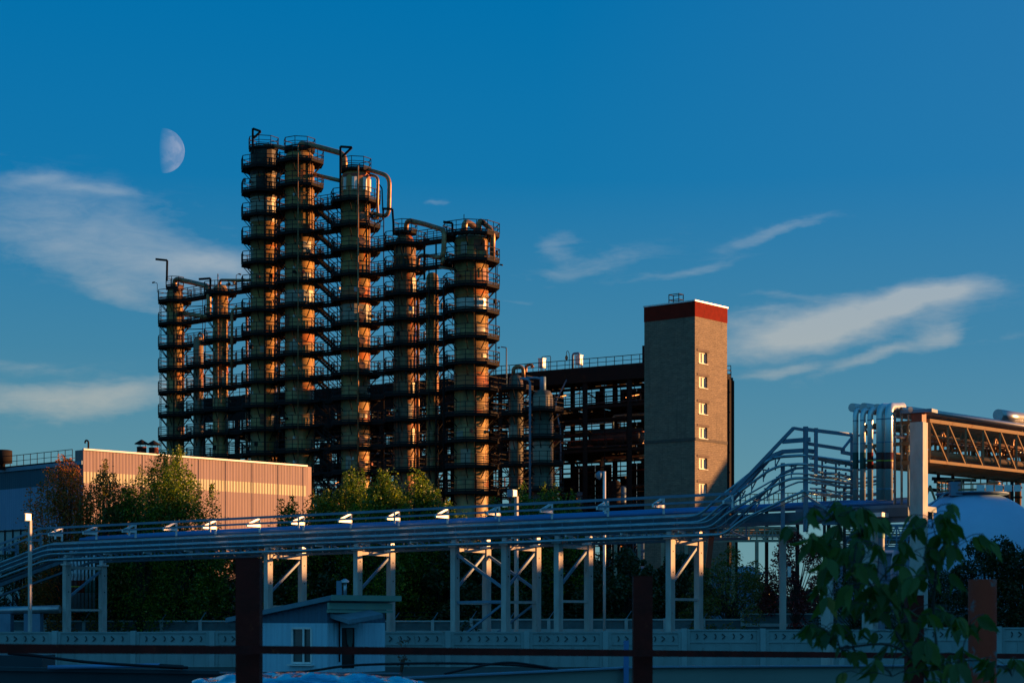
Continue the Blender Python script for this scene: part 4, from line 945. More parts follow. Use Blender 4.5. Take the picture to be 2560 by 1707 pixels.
# ------------------------------------------------------------------ five tall pipes and the high pipe rack on the right
ER = Vector((.69, .725, 0)).normalized(); EL = Vector((-ER.y, ER.x, 0))
rk = thing('pipe_rack', tuple(P(2297, VH, 103)*1), 'high steel truss pipe rack on a thick white column at the right edge', 'pipe rack')
R0 = P(2297, VH, 103); R0.z = 0
def rp(s_, w_, z): q = R0+ER*s_+EL*w_; return Vector((q.x, q.y, EYE+z))
c_ = M(); zt = (VH-1056)/FPX*103
m = M(); m.obox(Vector((R0.x, R0.y, (EYE+zt)/2)), E1*.37, E2*.37, UP*((EYE+zt)/2)); m.build('column', m_concrete_leg, rk)
m = M(); m.obox(rp(0, 0, zt+.25)+UP*0, E1*.3, E2*.32, UP*.24); m.build('column_head', m_redpaint, rk)
m = M(); m.obox(rp(0, 0, zt+.58), E1*.9, E2*.45, UP*.09); m.build('column_cap', m_bluegrey, rk)
m_rack = mat('rack_paint', (.26, .16, .075), .8, spec=.15, c2=(.22, .16, .09), rust=(.16, .07, .03), rust_t=.64)
ztop, zbot = 10.65, 8.45
for w_ in (0, 4.2):
    m = M(); m.beam(rp(1.0, w_, ztop), rp(34, w_, ztop), .16, .2); m.build('top_chord', m_rack, rk)
    m = M(); m.beam(rp(1.0, w_, zbot), rp(34, w_, zbot), .16, .17); m.build('bottom_chord', m_rack, rk)
    m = M(); k = 0
    for k in range(18):
        s_ = 1.9*k+1.1; m.beam(rp(s_, w_, zbot), rp(s_, w_, ztop), .12); m.beam(rp(s_, w_, ztop), rp(s_+1.9, w_, zbot), .08)
    m.build('truss_web', m_rack, rk)
m = M()
for k in range(18):
    s_ = 1.9*k+1.1
    for z in ((ztop, zbot, 9.5) if k % 3 == 0 else (ztop, zbot)): m.beam(rp(s_, 0, z), rp(s_, 4.2, z), .14, .2)
    if k % 2: m.beam(rp(s_, 0, zbot), rp(s_+1.9, 4.2, zbot), .1)
m.build('cross_beam', m_rack, rk)
for i in range(9):
    w_ = .35+3.5*(i % 5)/5; z = 8.7 if i < 5 else 9.75; r = random.choice((.07, .1, .16, .2)); s0 = random.uniform(.3, 3)
    M().tube([rp(s0, w_, z+r), rp(34, w_, z+r)], r, 9).build('pipe_run', random.choice((m_silver, m_hotpipe, m_hotpipe, m_rack)), rk)
for w_ in (1.4, 2.8):
    m = M(); m.beam(rp(1, w_, 9.1), rp(34, w_, 9.1), .09); m.beam(rp(1, w_, 10.1), rp(34, w_, 10.1), .09)
    for k in range(34): m.beam(rp(1.1+k*.95, w_, 8.5), rp(1.1+k*.95, w_, 10.6), .06)
    m.build('inner_lattice', m_rack, rk)
for i in range(22):
    s_ = random.uniform(1, 20); w_ = random.uniform(.4, 3.8); z = random.uniform(8.6, 9.6)
    M().tube(bend([rp(s_, w_, z), rp(s_, w_, z+.9), rp(s_+.8, w_+.3, z+.9), rp(s_+.8, w_+.3, z+.2)], .25, 3), .07, 6).build('pipe_loop', m_hotpipe, rk)
# top pipes
for i, (w_, z, r) in enumerate(((.2, 11.15, .16), (.75, 11.2, .13), (1.5, 11.35, .2), (2.2, 11.4, .2), (3.0, 11.45, .26), (3.7, 11.5, .24))):
    M().tube([rp(-.5-w_*.1, w_, z), rp(34, w_, z)], r, 10).build('top_pipe', m_silver, rk)
M().tube([rp(9.2, .4, 11.62), rp(12.2, .4, 11.62)], .34, 16).build('expansion_sleeve', m_silver, rk); M().tube([rp(12.35, .4, 11.6), rp(15.4, .4, 11.6)], .34, 16).build('expansion_sleeve', m_silver, rk)
# vertical pipes joining the top pipes
mnames = [('green', m_green), ('green', m_green), ('red', m_red), ('maroon', m_maroon), ('maroon', m_maroon)]
for i, (u, wpx, vt, D) in enumerate(((2139, 14, 1020, 104.6), (2157, 14, 1020, 104.1), (2175.5, 14.5, 1019, 103.6), (2201, 21, 1012, 102.6), (2222, 21, 1011, 102.0))):
    r = wpx/2*D/FPX; top = P(u, vt+6, D); bot = P(u, 1250, D)
    th = thing('riser_pipe', tuple(bot), 'silver riser pipe with %s band, %s from left of five' % (mnames[i][0], ORD[i]), 'pipe', 'tall riser pipes left of the pipe rack')
    ex = rp(.3, 3.7-.62*i+.0, 11.45); 
    M().tube(bend([bot, top, Vector((top.x, top.y, top.z))+ (ex-top)*.6, ex], .55, 6), r, 16).build('pipe_body', mat('riser_sheet_%s' % ORD[i], (.66, .70, .68), .28, .5, c2=(.48, .53, .53), scale=1.2, stretch=(1, 1, .3)), th)
    z0, z1 = EYE+(VH-1172)/FPX*D, EYE+(VH-1131)/FPX*D
    bd = M().lathe(bot.x, bot.y, [(r+.008, z0), (r+.012, z0+.01), (r+.012, z1)], 18).build('colour_band', mnames[i][1], th)
    if i > 1: M().lathe(bot.x, bot.y, [(r+.016, (z0+z1)/2-.03), (r+.018, (z0+z1)/2), (r+.016, (z0+z1)/2+.03)], 18).build('yellow_ring', m_yellow, bd)
    sm_ = M()
    for z in np.arange(bot.z+.6, top.z-.5, 1.25):
        if not (z0-.1 < z < z1+.1): sm_.lathe(bot.x, bot.y, [(r+.004, z-.03), (r+.012, z), (r+.004, z+.03)], 16)
    sm_.build('sheet_joint', m_bluegrey, th)
for i, (u, v0, v1) in enumerate(((2237, 1020, 1260), (2254, 1022, 1262), (2271, 1024, 1264))):
    M().tube(bend([P(u, v1, 105), P(u, v0, 105), P(u+14, v0-2, 104)], .2, 3), .07, 7).build('thin_riser', m_thinpipe, rk)
# the deck on which the riser pipes stand
m = M(); m.beam(tp(tu(1985), 2.2, 5.9), tp(tu(2275), 2.2, 5.9), 4.0, .3); m.build('end_deck', m_bluegrey, tr)
m = M(); m.beam(tp(tu(2050), .4, 5.35), tp(tu(2270), .4, 5.35), .3, .55); m.build('end_girder', m_bluegrey, tr)
q = P(2175, VH, 106); m = M(); m.obox(Vector((q.x, q.y, (EYE+5.5)/2)), E1*.32, E2*.4, UP*((EYE+5.5)/2)); m.build('leg', m_concrete_leg, tr)
m = M(); m.obox(Vector((q.x, q.y, EYE+5.62)), E1*.9, E2*.5, UP*.12); m.build('leg_head', m_white, tr)
q = P(2068, VH, 90); m = M(); m.obox(Vector((q.x, q.y, (EYE+1.7)/2)), E1*.22, E2*.22, UP*((EYE+1.7)/2)); tag(m.build('concrete_post', m_concrete_leg, loc=(q.x, q.y, 0)), 'pale concrete post standing behind the maple leaves left of the thick white column', 'post')
# ------------------------------------------------------------------ concrete walls
m_wall = mat('fence_concrete', (.26, .34, .34), .9, c2=(.20, .27, .27), scale=.9, stretch=(1, 1, .5), rust=(.10, .10, .09), rust_t=.66, bump=.4)
m_wall2 = mat('fence_concrete_pale', (.32, .40, .40), .9, c2=(.25, .32, .32), scale=.9, bump=.3)
m_chev = mat('relief_shade', (.05, .08, .085), .9)  # chevrons darkened in colour because their own relief shading is faint
def near_wall():
    t = thing('concrete_wall', tuple(P(1280, 1600, 98)), 'near concrete panel wall with a row of raised chevron marks along its top', 'wall')
    u = -60-4*196.7; i = 0
    while u < 3060:
        D = 98; x0 = (u-UC)/FPX*D; wv = 4.05; top = 1576 if u < 1530 else (1570 if u < 2250 else 1565); zt = EYE+(VH-top)/FPX*D
        y = D+(i % 2)*.03; m = M(); m.box(x0+.12, x0+wv-.12, y, y+.12, 0, zt-.05)
        # frame of the recessed field
        m.box(x0+.12, x0+wv-.12, y-.05, y, zt-.13, zt-.05); m.box(x0+.12, x0+.3, y-.05, y, 0, zt-.13); m.box(x0+wv-.3, x0+wv-.12, y-.05, y, 0, zt-.13)
        m.box(x0+.3, x0+wv-.3, y-.045, y, zt-.74, zt-.68)
        for k in range(1, 5): xx = x0+.3+(wv-.6)*k/5; m.box(xx-.03, xx+.03, y-.03, y, 0, zt-.74)
        pn = m.build('wall_panel', m_wall, t); c = M()
        for k in range(7):
            xx = x0+.62+k*.47; zz = zt-.41
            if k % 2: c.beam((xx-.08, y-.02, zz+.13), (xx+.08, y-.02, zz), .05, .05); c.beam((xx+.08, y-.02, zz), (xx-.08, y-.02, zz-.13), .05, .05)
            else:
                pr = None
                for a in range(-60, 61, 20):
                    q = Vector((xx-.06+.14*math.cos(R_(a)), y-.02, zz+.15*math.sin(R_(a))))
                    if pr: c.beam(pr, q, .05, .05)
                    pr = q
        c.build('chevron_relief', m_chev, pn)
        M().box(x0-.14, x0+.13, y-.12, y+.16, 0, zt+.0).build('wall_post', m_wall2, t)
        u += wv/D*FPX; i += 1
near_wall()
def far_wall():
    D = 150.0
    t = thing('concrete_wall', tuple(P(1280, 1560, D)), 'far concrete wall with dark recessed panels and slanted barbed wire arms', 'wall')
    u = -80-5*96.79; i = 0; wires = [[], []]
    while u < 3060:
        x0 = (u-UC)/FPX*D; wv = 3.05; f_ = u/2560; top = (1550 if u < 1150 else 1546 if u < 1780 else 1532 if u < 2150 else 1525); zt = EYE+(VH-top)/FPX*D
        m = M(); m.box(x0+.1, x0+wv-.1, D, D+.1, 0, zt-.12); m.build('wall_panel', MATS.get('recess') or mat('recess', (.08, .14, .15), .9, c2=(.05, .09, .10)), t)
        m = M(); m.box(x0, x0+wv, D-.08, D+.12, zt-.12, zt); m.box(x0, x0+wv, D-.07, D+.1, zt-1.05, zt-.8); m.build('wall_coping', m_wall2, t)
        m = M(); m.box(x0-.13, x0+.13, D-.14, D+.16, 0, zt+.03); m.build('wall_post', m_wall2, t)
        a = Vector((x0, D, zt)); b = a+Vector((.42, 0, .62)); m = M(); m.beam(a, b, .055); m.build('barbed_wire_arm', m_bluegrey, t)
        wires[0].append(b); wires[1].append(a.lerp(b, .5)); u += wv/D*FPX; i += 1
    for w_ in wires: M().tube(w_, .015, 4).build('barbed_wire', m_rail, t)
far_wall()
# ------------------------------------------------------------------ cabin
def cabin():
    D = 87.0; f_ = D/FPX; C = P(818, VH, D); C.z = 0; o = Vector((C.x, C.y, 0)); dl = -E1; dr = E2; LL, LR = 5.1, 4.45
    t = thing('guard_cabin', tuple(o), 'small blue-white ribbed cabin with a sloping roof, one window and a dark door', 'cabin')
    mw = corr_mat('cabin_siding', (.36, .60, .70), (.30, .50, .60), .5, .6); md = corr_mat('cabin_upper', (.07, .14, .20), (.05, .11, .16), .5, .6)
    Z = lambda v: EYE+(VH-v)*f_
    zm = Z(1557); z1 = Z(1500)
    wh = (.95, 2.0, Z(1655), Z(1572)); dh = (1.0, 2.15, Z(1672), Z(1566))
    m = M(); wall(m, o, dl, LL, 0, zm, [wh], .1, E2); wall(m, o, dr, LR, 0, zm, [dh], .12, -E1); wall(m, o+dl*LL, dr, LR, 0, zm); m.build('ribbed_wall', mw, t)
    drop = .84
    u_ = M(); sl = lambda s_: -drop*s_/LL
    u_.face([o+UP*zm, o+dl*LL+UP*zm, o+dl*LL+UP*(z1+sl(LL)), o+UP*z1], uv=[(0, 0), (LL, 0), (LL, .5), (0, 1)]); wall(u_, o-E2*.0, dr, LR, zm, z1-.25, (), .1)
    u_.build('upper_wall', md, t)
    # roof slab with fascia
    mr = mat('roof_metal', (.13, .22, .27), .5, c2=(.10, .18, .22)); mg = mat('green_fascia', (.15, .28, .24), .45, c2=(.20, .30, .22), scale=1.2)
    r = M(); a = o-dl*.55-E2*.35; b = o+dl*(LL+.7)-E2*.35; za = Z(1499); zb = za-drop*(LL+1.2)/LL
    T = .22
    def slab(m, p, q, w_, zp, zq, T, e2=E2):
        P4 = [p+UP*zp, q+UP*zq, q+e2*w_+UP*zq, p+e2*w_+UP*zp]; m.face([x+UP*T for x in P4]); m.face(P4[::-1])
        for i in range(4): m.face([P4[i], P4[(i+1) % 4], P4[(i+1) % 4]+UP*T, P4[i]+UP*T])
    slab(r, a, b, LR+.8, za, zb, T); r.build('roof', mr, t)
    r = M(); aa = a-dl*.02; r.obox(aa+E2*(LR+.8)/2+UP*(za+.1), dl*.03, E2*(LR/2+.45), UP*.13); r.build('fascia', mg, t)
    r = M(); a2 = o-dl*.3; r.obox(a2+E2*(LR/2-.1)+UP*(za-.28), dl*.06, E2*(LR/2+.2), UP*.15); r.obox(a2+E2*(LR/2-.1)+UP*(za-.52), dl*.05, E2*(LR/2+.25), UP*.06); r.build('fascia', mg, t)
    # canopy over the door
    c = M(); q = o+E2*.2; zc = Z(1533)
    for e in ((q, .0), ): 
        p0, p1, p2, p3 = q+UP*zc, q+E2*2.6+UP*(zc+.28), q+E2*2.6+E1*1.1+UP*(zc+.0), q+E1*1.1+UP*(zc-.28)
        c.face([p0, p1, p2, p3]); c.face([p3-UP*.2, p2-UP*.2, p1-UP*.2, p0-UP*.2]); c.face([p3, p2, p2-UP*.2, p3-UP*.2]); c.face([p0, p3, p3-UP*.2, p0-UP*.2]); c.face([p2, p1, p1-UP*.2, p2-UP*.2])
    c.build('door_canopy', mr, t)
    # window
    wm = M(); s0, s1, z0, zz = wh; F = lambda s_, z, d: o+dl*s_+UP*z-E2*d
    for a_, b_ in (((s0-.04, z0-.04), (s1+.04, z0-.04)), ((s0-.04, zz+.04), (s1+.04, zz+.04)), ((s0-.04, z0), (s0-.04, zz)), ((s1+.04, z0), (s1+.04, zz)), ((s0+.42, z0), (s0+.42, zz))): wm.beam(F(*a_, .02), F(*b_, .02), .09)
    wd = wm.build('window', m_white, t); g_ = M(); g_.face([F(s0, z0, -.05), F(s1, z0, -.05), F(s1, zz, -.05), F(s0, zz, -.05)]); g_.build('pane', mat('cabin_glass', (.05, .10, .10), .12, spec=.7), wd)
    sl_ = M(); sl_.obox(F((s0+s1)/2, z0-.14, .1), dl*.72, E2*.12, UP*.03); sl_.build('sill', m_white, wd)
    # door
    dm = M(); s0, s1, z0, zz = dh; G_ = lambda s_, z, d: o+dr*s_+UP*z+E1*d
    dm.face([G_(s0, z0, -.1), G_(s1, z0, -.1), G_(s1, zz, -.1), G_(s0, zz, -.1)]); dd = dm.build('door', mat('door_dark', (.012, .012, .014), .4, c2=(.03, .025, .02), scale=2), t)
    df = M(); df.beam(G_(s0, z0, .0), G_(s0, zz, .0), .1); df.beam(G_(s1, z0, .0), G_(s1, zz, .0), .1); df.beam(G_(s0-.05, zz, .0), G_(s1+.05, zz, .0), .1); df.build('door_frame', mw, dd)
    cu = M(); n = 9; pr = None
    for k in range(n+1): a_ = k/n; x_ = s0+.5+.42*math.sin(a_*3.1)*.8; zc_ = zz-.05-(zz-z0)*.55*a_; cu_p = (x_, zc_); 
    cu.face([G_(s0+.5, zz-.08, -.07), G_(s1-.12, zz-.08, -.07), G_(s1-.14, zz-.7, -.07), G_(s0+.86, zz-1.15, -.07), G_(s0+.58, zz-.75, -.07)]); cu.build('door_curtain', mat('curtain_green', (.06, .13, .12), .8), dd)
    hn = M(); hn.beam(G_(s0+.16, 1.05, -.05), G_(s0+.32, 1.05, -.05), .05); hn.build('handle', m_silver, dd)
    pp = M(); q = o+dl*-.02+E2*.75+E1*.1; pp.tube([q+UP*(za-.4), q+UP*.5], .04, 7); pp.build('downpipe', m_dark, t)
    # chimney stubs on the roof
    q = P(862, 1487, D+1.5); cc = M().tube([Vector((q.x, q.y, za+.1)), Vector((q.x, q.y, za+.85))], .09, 12); ch = cc.build('flue', m_silver, t); M().lathe(q.x, q.y, [(.2, za+.82), (.2, za+.9), (.06, za+1.0)], 12).build('flue_cap', m_silver, ch)
    q = P(848, 1487, D+1.5); M().box(q.x-.12, q.x+.12, q.y-.12, q.y+.12, za+.1, za+.9).build('vent_box', m_bluegrey, t)
    q = P(868, 1456, D+1.6); 
cabin()
# ------------------------------------------------------------------ sphere tank
def sphere():
    D = 180.0; f_ = D/FPX; c = P(2430, 1427, D); r = 200*f_
    t = thing('sphere_tank', (c.x, c.y, 0), 'big blue-white spherical gas tank with a railed platform on top', 'tank')
    pf = []
    n = 40
    for k in range(n+1): a = -math.pi/2+math.pi*k/n; pf.append((max(.02, r*math.cos(a)), c.z+r*math.sin(a)))
    msph = mat('sphere_paint', (.34, .52, .70), .42, .05, c2=(.29, .46, .64), scale=.25)
    M().lathe(c.x, c.y, pf, 72).build('tank_shell', msph, t)
    for k in range(10):
        a = 2*math.pi*k/10+.2; x, y = c.x+r*.97*math.cos(a), c.y+r*.97*math.sin(a); M().tube([(x, y, 0), (x, y, c.z)], .3, 10).build('leg', m_bluegrey, t)
    zt = c.z+r; pl = M().lathe(c.x-.0, c.y, [(1.6, zt-.35), (3.4, zt-.35), (3.4, zt-.2), (.5, zt-.15)], 20).build('platform', m_bluegrey, t)
    rl = M(); pts = [Vector((c.x+3.3*math.cos(a), c.y+3.3*math.sin(a), 0)) for a in np.linspace(0, 2*math.pi, 13)[:-1]]; ring_railing(rl, pts, zt-.2, th=.09); rl.build('railing', m_rack, pl)
    for i in range(5): x = c.x-.4+i*.85; M().box(x, x+.7, c.y-3.5, c.y-3.35, zt-.25, zt+.35).build('side_board', m_white, pl)
    M().box(c.x-2.6, c.x-1.5, c.y-2.6, c.y-1.5, zt-.6, zt+.7).build('valve_box', m_bluegrey, pl)
    gx = M(); gx.beam((c.x-6.0, c.y-3, zt-2.6), (c.x-3.1, c.y-3, zt-.3), .5, .1); gx.build('access_ramp', m_bluegrey, pl)
sphere()
# column and pipes behind the sphere
def back_cols():
    for i, (u, w_, v0, D, mt, lab) in enumerate(((2484, 26, 1198, 215, m_hotpipe, 'rusty red tall drum behind the sphere tank, nearest its top'), (2512, 30, 1215, 213, m_dark, 'dark flanged drum behind the sphere tank, in the middle'), (2545, 16, 1190, 214, m_hotpipe, 'slim lit drum behind the sphere tank at the right edge'))):
        q = P(u, v0, D); r = w_/2*D/FPX; t = thing('back_drum', (q.x, q.y, 0), lab, 'drum'); M().lathe(q.x, q.y, [(r, 0), (r, q.z-.6), (r*1.3, q.z-.55), (r*1.3, q.z-.3), (r, q.z-.25), (r*.5, q.z)], 18).build('shell', mt, t)
        m = M(); 
        for k in range(5): m.lathe(q.x, q.y, [(r*1.02, q.z-1.4-k*1.1), (r*1.35, q.z-1.35-k*1.1), (r*1.35, q.z-1.2-k*1.1), (r*1.02, q.z-1.15-k*1.1)], 16)
        m.build('flange', m_dark, t)
    t = thing('back_gantry', tuple(P(2460, VH, 200)), 'dark steel gantry with thin beams behind the sphere tank', 'gantry')
    for z, u0, u1 in ((1176, 2330, 2580), (1186, 2420, 2580), (1196, 2330, 2440), (1203, 2335, 2410), (1222, 2310, 2350)): 
        m = M(); m.beam(P(u0, z, 203), P(u1, z+4, 203), .3, .35); m.build('gantry_beam', m_dark, t)
    for u in (2346, 2382, 2470, 2530): m = M(); m.beam(P(u, 1178, 203), P(u, 1330, 203), .3); m.build('gantry_post', m_dark, t)
    m = M(); m.beam(P(2325, 1213, 202), P(2312, 1250, 202), .2); m.beam(P(2325, 1213, 202), P(2338, 1250, 202), .2); m.build('a_frame', m_rack, t)
back_cols()
# distant racks seen through the gap right of the brick tower
def lattice(u0, u1, v0, v1, D, label, mt, bays=18, name='distant_pipe_rack', pipes=6, v0b=None):
    v0b = v0b or v0
    t = thing(name, tuple(P((u0+u1)/2, VH, D)), label, 'pipe rack'); c = []
    top = M(); top.beam(P(u0, v0, D), P(u1, v0b, D), .18); top.build('top_chord', mt, t); M().beam(P(u0, v1, D), P(u1, v1, D), .18).build('bottom_chord', mt, t)
    m = M()
    for k in range(bays+1):
        u = u0+(u1-u0)*k/bays; m.beam(P(u, v0+(v0b-v0)*k/bays, D), P(u, v1, D), .13)
        if k < bays and k % 2: m.beam(P(u, v0, D), P(u+(u1-u0)/bays, v1, D), .11)
        elif k < bays: m.beam(P(u, v1, D), P(u+(u1-u0)/bays, v0, D), .11)
    m.build('truss_web', mt, t)
    for k in range(pipes): v = v0+(v1-v0)*(k+.5)/pipes; M().tube([P(u0, v, D+1.2), P(u1, v, D+1.2)], random.choice((.06, .1, .14)), 6).build('pipe_run', random.choice((m_silver, m_hotpipe, mt)), t)
    for k in range(0, bays+1, 3): u = u0+(u1-u0)*k/bays; M().beam(P(u, v1, D), Vector((P(u, v1, D).x, D, 0)), .3).build('leg', mt, t)
m_lat = mat('lattice_steel', (.34, .28, .20), .5, c2=(.26, .2, .14))
lattice(1480, 1990, 1318, 1352, 172, 'distant pale pipe rack under the bridge, from white legs to the red shrub', m_lat, 26)
lattice(2110, 2320, 1312, 1372, 176, 'distant pipe rack between the short white column and the sphere tank', m_bluegrey, 8, pipes=9)
lattice(1080, 1200, 1322, 1345, 165, 'short distant pipe rack glimpsed between the crossed bridge legs', m_lat, 7)
# yellowish railed platform behind the high frame
t = thing('railed_platform', tuple(P(2000, VH, 175)), 'long distant platform with a thin lit railing behind the high pipe frame', 'platform')
M().beam(P(1840, 1266, 178), P(2150, 1256, 175), .5, .3).build('deck', m_dark, t)
rl = M(); a = P(1840, 1266, 178); b = P(2150, 1256, 175); n = 26
for k in range(n+1): q = a.lerp(b, k/n); rl.beam(q, q+UP*1.1, .07)
for h in (.55, 1.1): rl.beam(a+UP*h, b+UP*h, .07)
rl.build('railing', m_rack, t)
for k in range(5): q = a.lerp(b, k/4); M().beam(q, Vector((q.x, q.y, 0)), .3).build('leg', m_dark, t)
for u, v in ((2061, 1178), (2111, 1212)):
    q = P(u, 1262, 172); tt = thing('thin_mast', (q.x, q.y, 0), 'thin pole with a thicker base behind the high frame, %s' % ('the taller of two' if v < 1200 else 'the shorter of two'), 'pole')
    M().tube([Vector((q.x, q.y, 0)), P(u, 1216, 172)], .14, 8).build('pole_base', m_rail, tt); M().tube([P(u, 1216, 172), P(u, v, 172)], .05, 6).build('pole_tip', m_rail, tt)
# small banded tank by the short white column
q = P(2200, 1284, 116); t = thing('small_tank', (q.x, q.y, 0), 'small domed tank with white and green bands behind the maple leaves', 'tank'); r = 11.5*116/FPX
z = lambda v: EYE+(VH-v)/FPX*116
M().lathe(q.x, q.y, [(r, 0), (r, z(1296)), (r*.9, z(1290)), (r*.5, z(1284)), (.02, z(1283))], 20).build('tank_shell', m_bluegrey, t)
M().lathe(q.x, q.y, [(r+.01, z(1318)), (r+.015, z(1317)), (r+.015, z(1305))], 20).build('white_band', m_white, t); M().lathe(q.x, q.y, [(r+.01, z(1345)), (r+.015, z(1344)), (r+.015, z(1326))], 20).build('green_band', mat('tank_green', (.05, .22, .20), .5), t)
# blue shed behind the crossed legs
def shed(u0, u1, v0, D, label, depth=8, col=None):
    x0, x1 = P(u0, 0, D).x, P(u1, 0, D).x; z = P(0, v0, D).z; t = thing('shed', ((x0+x1)/2, D, 0), label, 'shed'); m = M(); o = Vector((x0, D, 0)); wall(m, o, Vector((1, 0, 0)), x1-x0, 0, z); wall(m, o, Vector((0, 1, 0)), depth, 0, z); wall(m, Vector((x1, D, 0)), Vector((0, 1, 0)), depth, 0, z); m.build('shed_wall', col or m_shed, t)
    r = M(); r.obox(((x0+x1)/2, D+depth/2, z+.35), Vector(((x1-x0)/2+.3, 0, 0)), Vector((0, depth/2+.3, .5)), UP*.06); r.build('shed_roof', m_bluegrey, t)
m_shed = corr_mat('shed_siding', (.12, .22, .32), (.10, .18, .27), .4, .6)
shed(1095, 1235, 1418, 185, 'low blue shed behind the crossed bridge legs'); shed(700, 800, 1405, 182, 'blue shed glimpsed under the bridge left of the cabin flue'); shed(1600, 1900, 1432, 190, 'long low blue shed behind the yellow-green bushes'); shed(2090, 2330, 1380, 215, 'dark low building between the short white column and the sphere tank')
# ------------------------------------------------------------------ lamp posts in the yard
def yard_lamp(u, v0, D, wpx, label, headside=-1, r=None):
    b = P(u, VH, D); t = thing('yard_lamp', (b.x, b.y, 0), label, 'lamp', 'floodlight poles in the yard'); r = wpx/2*D/FPX; zt = P(u, v0, D).z
    m = M(); m.obox(Vector((b.x, b.y, zt/2)), E1*r*.8, E2*r*.8, UP*zt/2); m.build('pole', m_concrete_leg, t)
    h = Vector((b.x-r*2.2, b.y-.1, zt-.05)); m = M(); m.obox(h+UP*.25, E1*.22, E2*.3, UP*.26); hd = m.build('floodlight', m_bluegrey, t); m = M(); m.obox(h+E1*.24+UP*.25, E1*.03, E2*.24, UP*.22); m.build('lamp_glass', m_white, hd)
yard_lamp(75, 1300, 128, 9, 'concrete pole with a bright floodlight near the left edge'); yard_lamp(1291, 1240, 135, 10, 'concrete pole with a grey floodlight rising behind the crossed legs')
b = P(1511, VH, 128); t = thing('yard_lamp', (b.x, b.y, 0), 'thin pale pole with a curved arm and round lamp left of the brick tower', 'lamp', 'floodlight poles in the yard')
M().tube([Vector((b.x, b.y, 0)), P(1511, 1178, 128)], .1, 8).build('pole', m_white, t); M().beam(P(1513, 1181, 128), P(1496, 1179, 128), .12).build('arm', m_bluegrey, t); q = P(1498, 1186, 128); M().lathe(q.x, q.y, [(.02, q.z-.35), (.2, q.z-.2), (.22, q.z+.1), (.02, q.z+.25)], 12).build('lamp_head', m_bluegrey, t)
b = P(1962, VH, 146); t = thing('yard_lamp', (b.x, b.y, 0), 'short thin blue pole with a small box by the red shrub', 'lamp', 'floodlight poles in the yard'); M().tube([Vector((b.x, b.y, 0)), P(1962, 1415, 146)], .1, 7).build('pole', m_bluegrey, t); q = P(1973, 1425, 146); M().box(q.x-.12, q.x+.12, q.y-.1, q.y+.1, q.z-.5, q.z+.3).build('junction_box', m_white, t)
# ------------------------------------------------------------------ trees
GR = [(0, (.03, .07, .006)), (.5, (.065, .13, .010)), (.8, (.17, .24, .015)), (1, (.36, .34, .03))]
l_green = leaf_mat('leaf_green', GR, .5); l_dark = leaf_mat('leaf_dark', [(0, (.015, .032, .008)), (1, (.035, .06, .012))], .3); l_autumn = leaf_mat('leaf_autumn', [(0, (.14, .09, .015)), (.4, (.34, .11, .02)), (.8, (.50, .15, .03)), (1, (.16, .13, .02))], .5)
l_gold = leaf_mat('leaf_gold', [(0, (.06, .08, .012)), (.7, (.16, .14, .02)), (1, (.34, .14, .03))], .4); l_red = leaf_mat('leaf_red', [(0, (.10, .012, .012)), (.8, (.20, .02, .02)), (1, (.4, .04, .03))], .35)
m_bark = mat('bark', (.05, .042, .035), .9, c2=(.03, .026, .02), bump=.4)
def leaves(pts, size, rg, aspect=.62):
    """pts Nx3 -> many small pointed leaves, one mesh"""
    n = len(pts); th = rg.uniform(0, 2*np.pi, n); ph = np.arccos(rg.uniform(-1, 1, n)); d = np.stack([np.sin(ph)*np.cos(th), np.sin(ph)*np.sin(th), np.cos(ph)*.8-.25], 1); d /= np.linalg.norm(d, axis=1)[:, None]
    r = rg.normal(size=(n, 3)); s = np.cross(d, r); s /= np.linalg.norm(s, axis=1)[:, None]; L = (size*rg.uniform(.6, 1.35, n))[:, None]
    a = pts; b = pts+d*L*.5+s*L*aspect*.5; c = pts+d*L; e = pts+d*L*.5-s*L*aspect*.5
    V = np.stack([a, b, c, e], 1).reshape(-1, 3); F = np.arange(4*n).reshape(-1, 4); return V, F
def fast_mesh(name, V, F, mt, par):
    me = bpy.data.meshes.new(name); org = np.array(par['_org'])
    me.vertices.add(len(V)); me.vertices.foreach_set('co', (V-org).astype(np.float32).ravel()); n = len(F); k = F.shape[1]
    me.loops.add(n*k); me.loops.foreach_set('vertex_index', F.astype(np.int32).ravel()); me.polygons.add(n); me.polygons.foreach_set('loop_start', np.arange(0, n*k, k, dtype=np.int32)); me.polygons.foreach_set('loop_total', np.full(n, k, dtype=np.int32)); me.update(calc_edges=True); me.materials.append(mt)
    o = bpy.data.objects.new(name, me); scene.collection.objects.link(o); o.parent = par; o['_org'] = tuple(par['_org']); ALL.append(o); return o
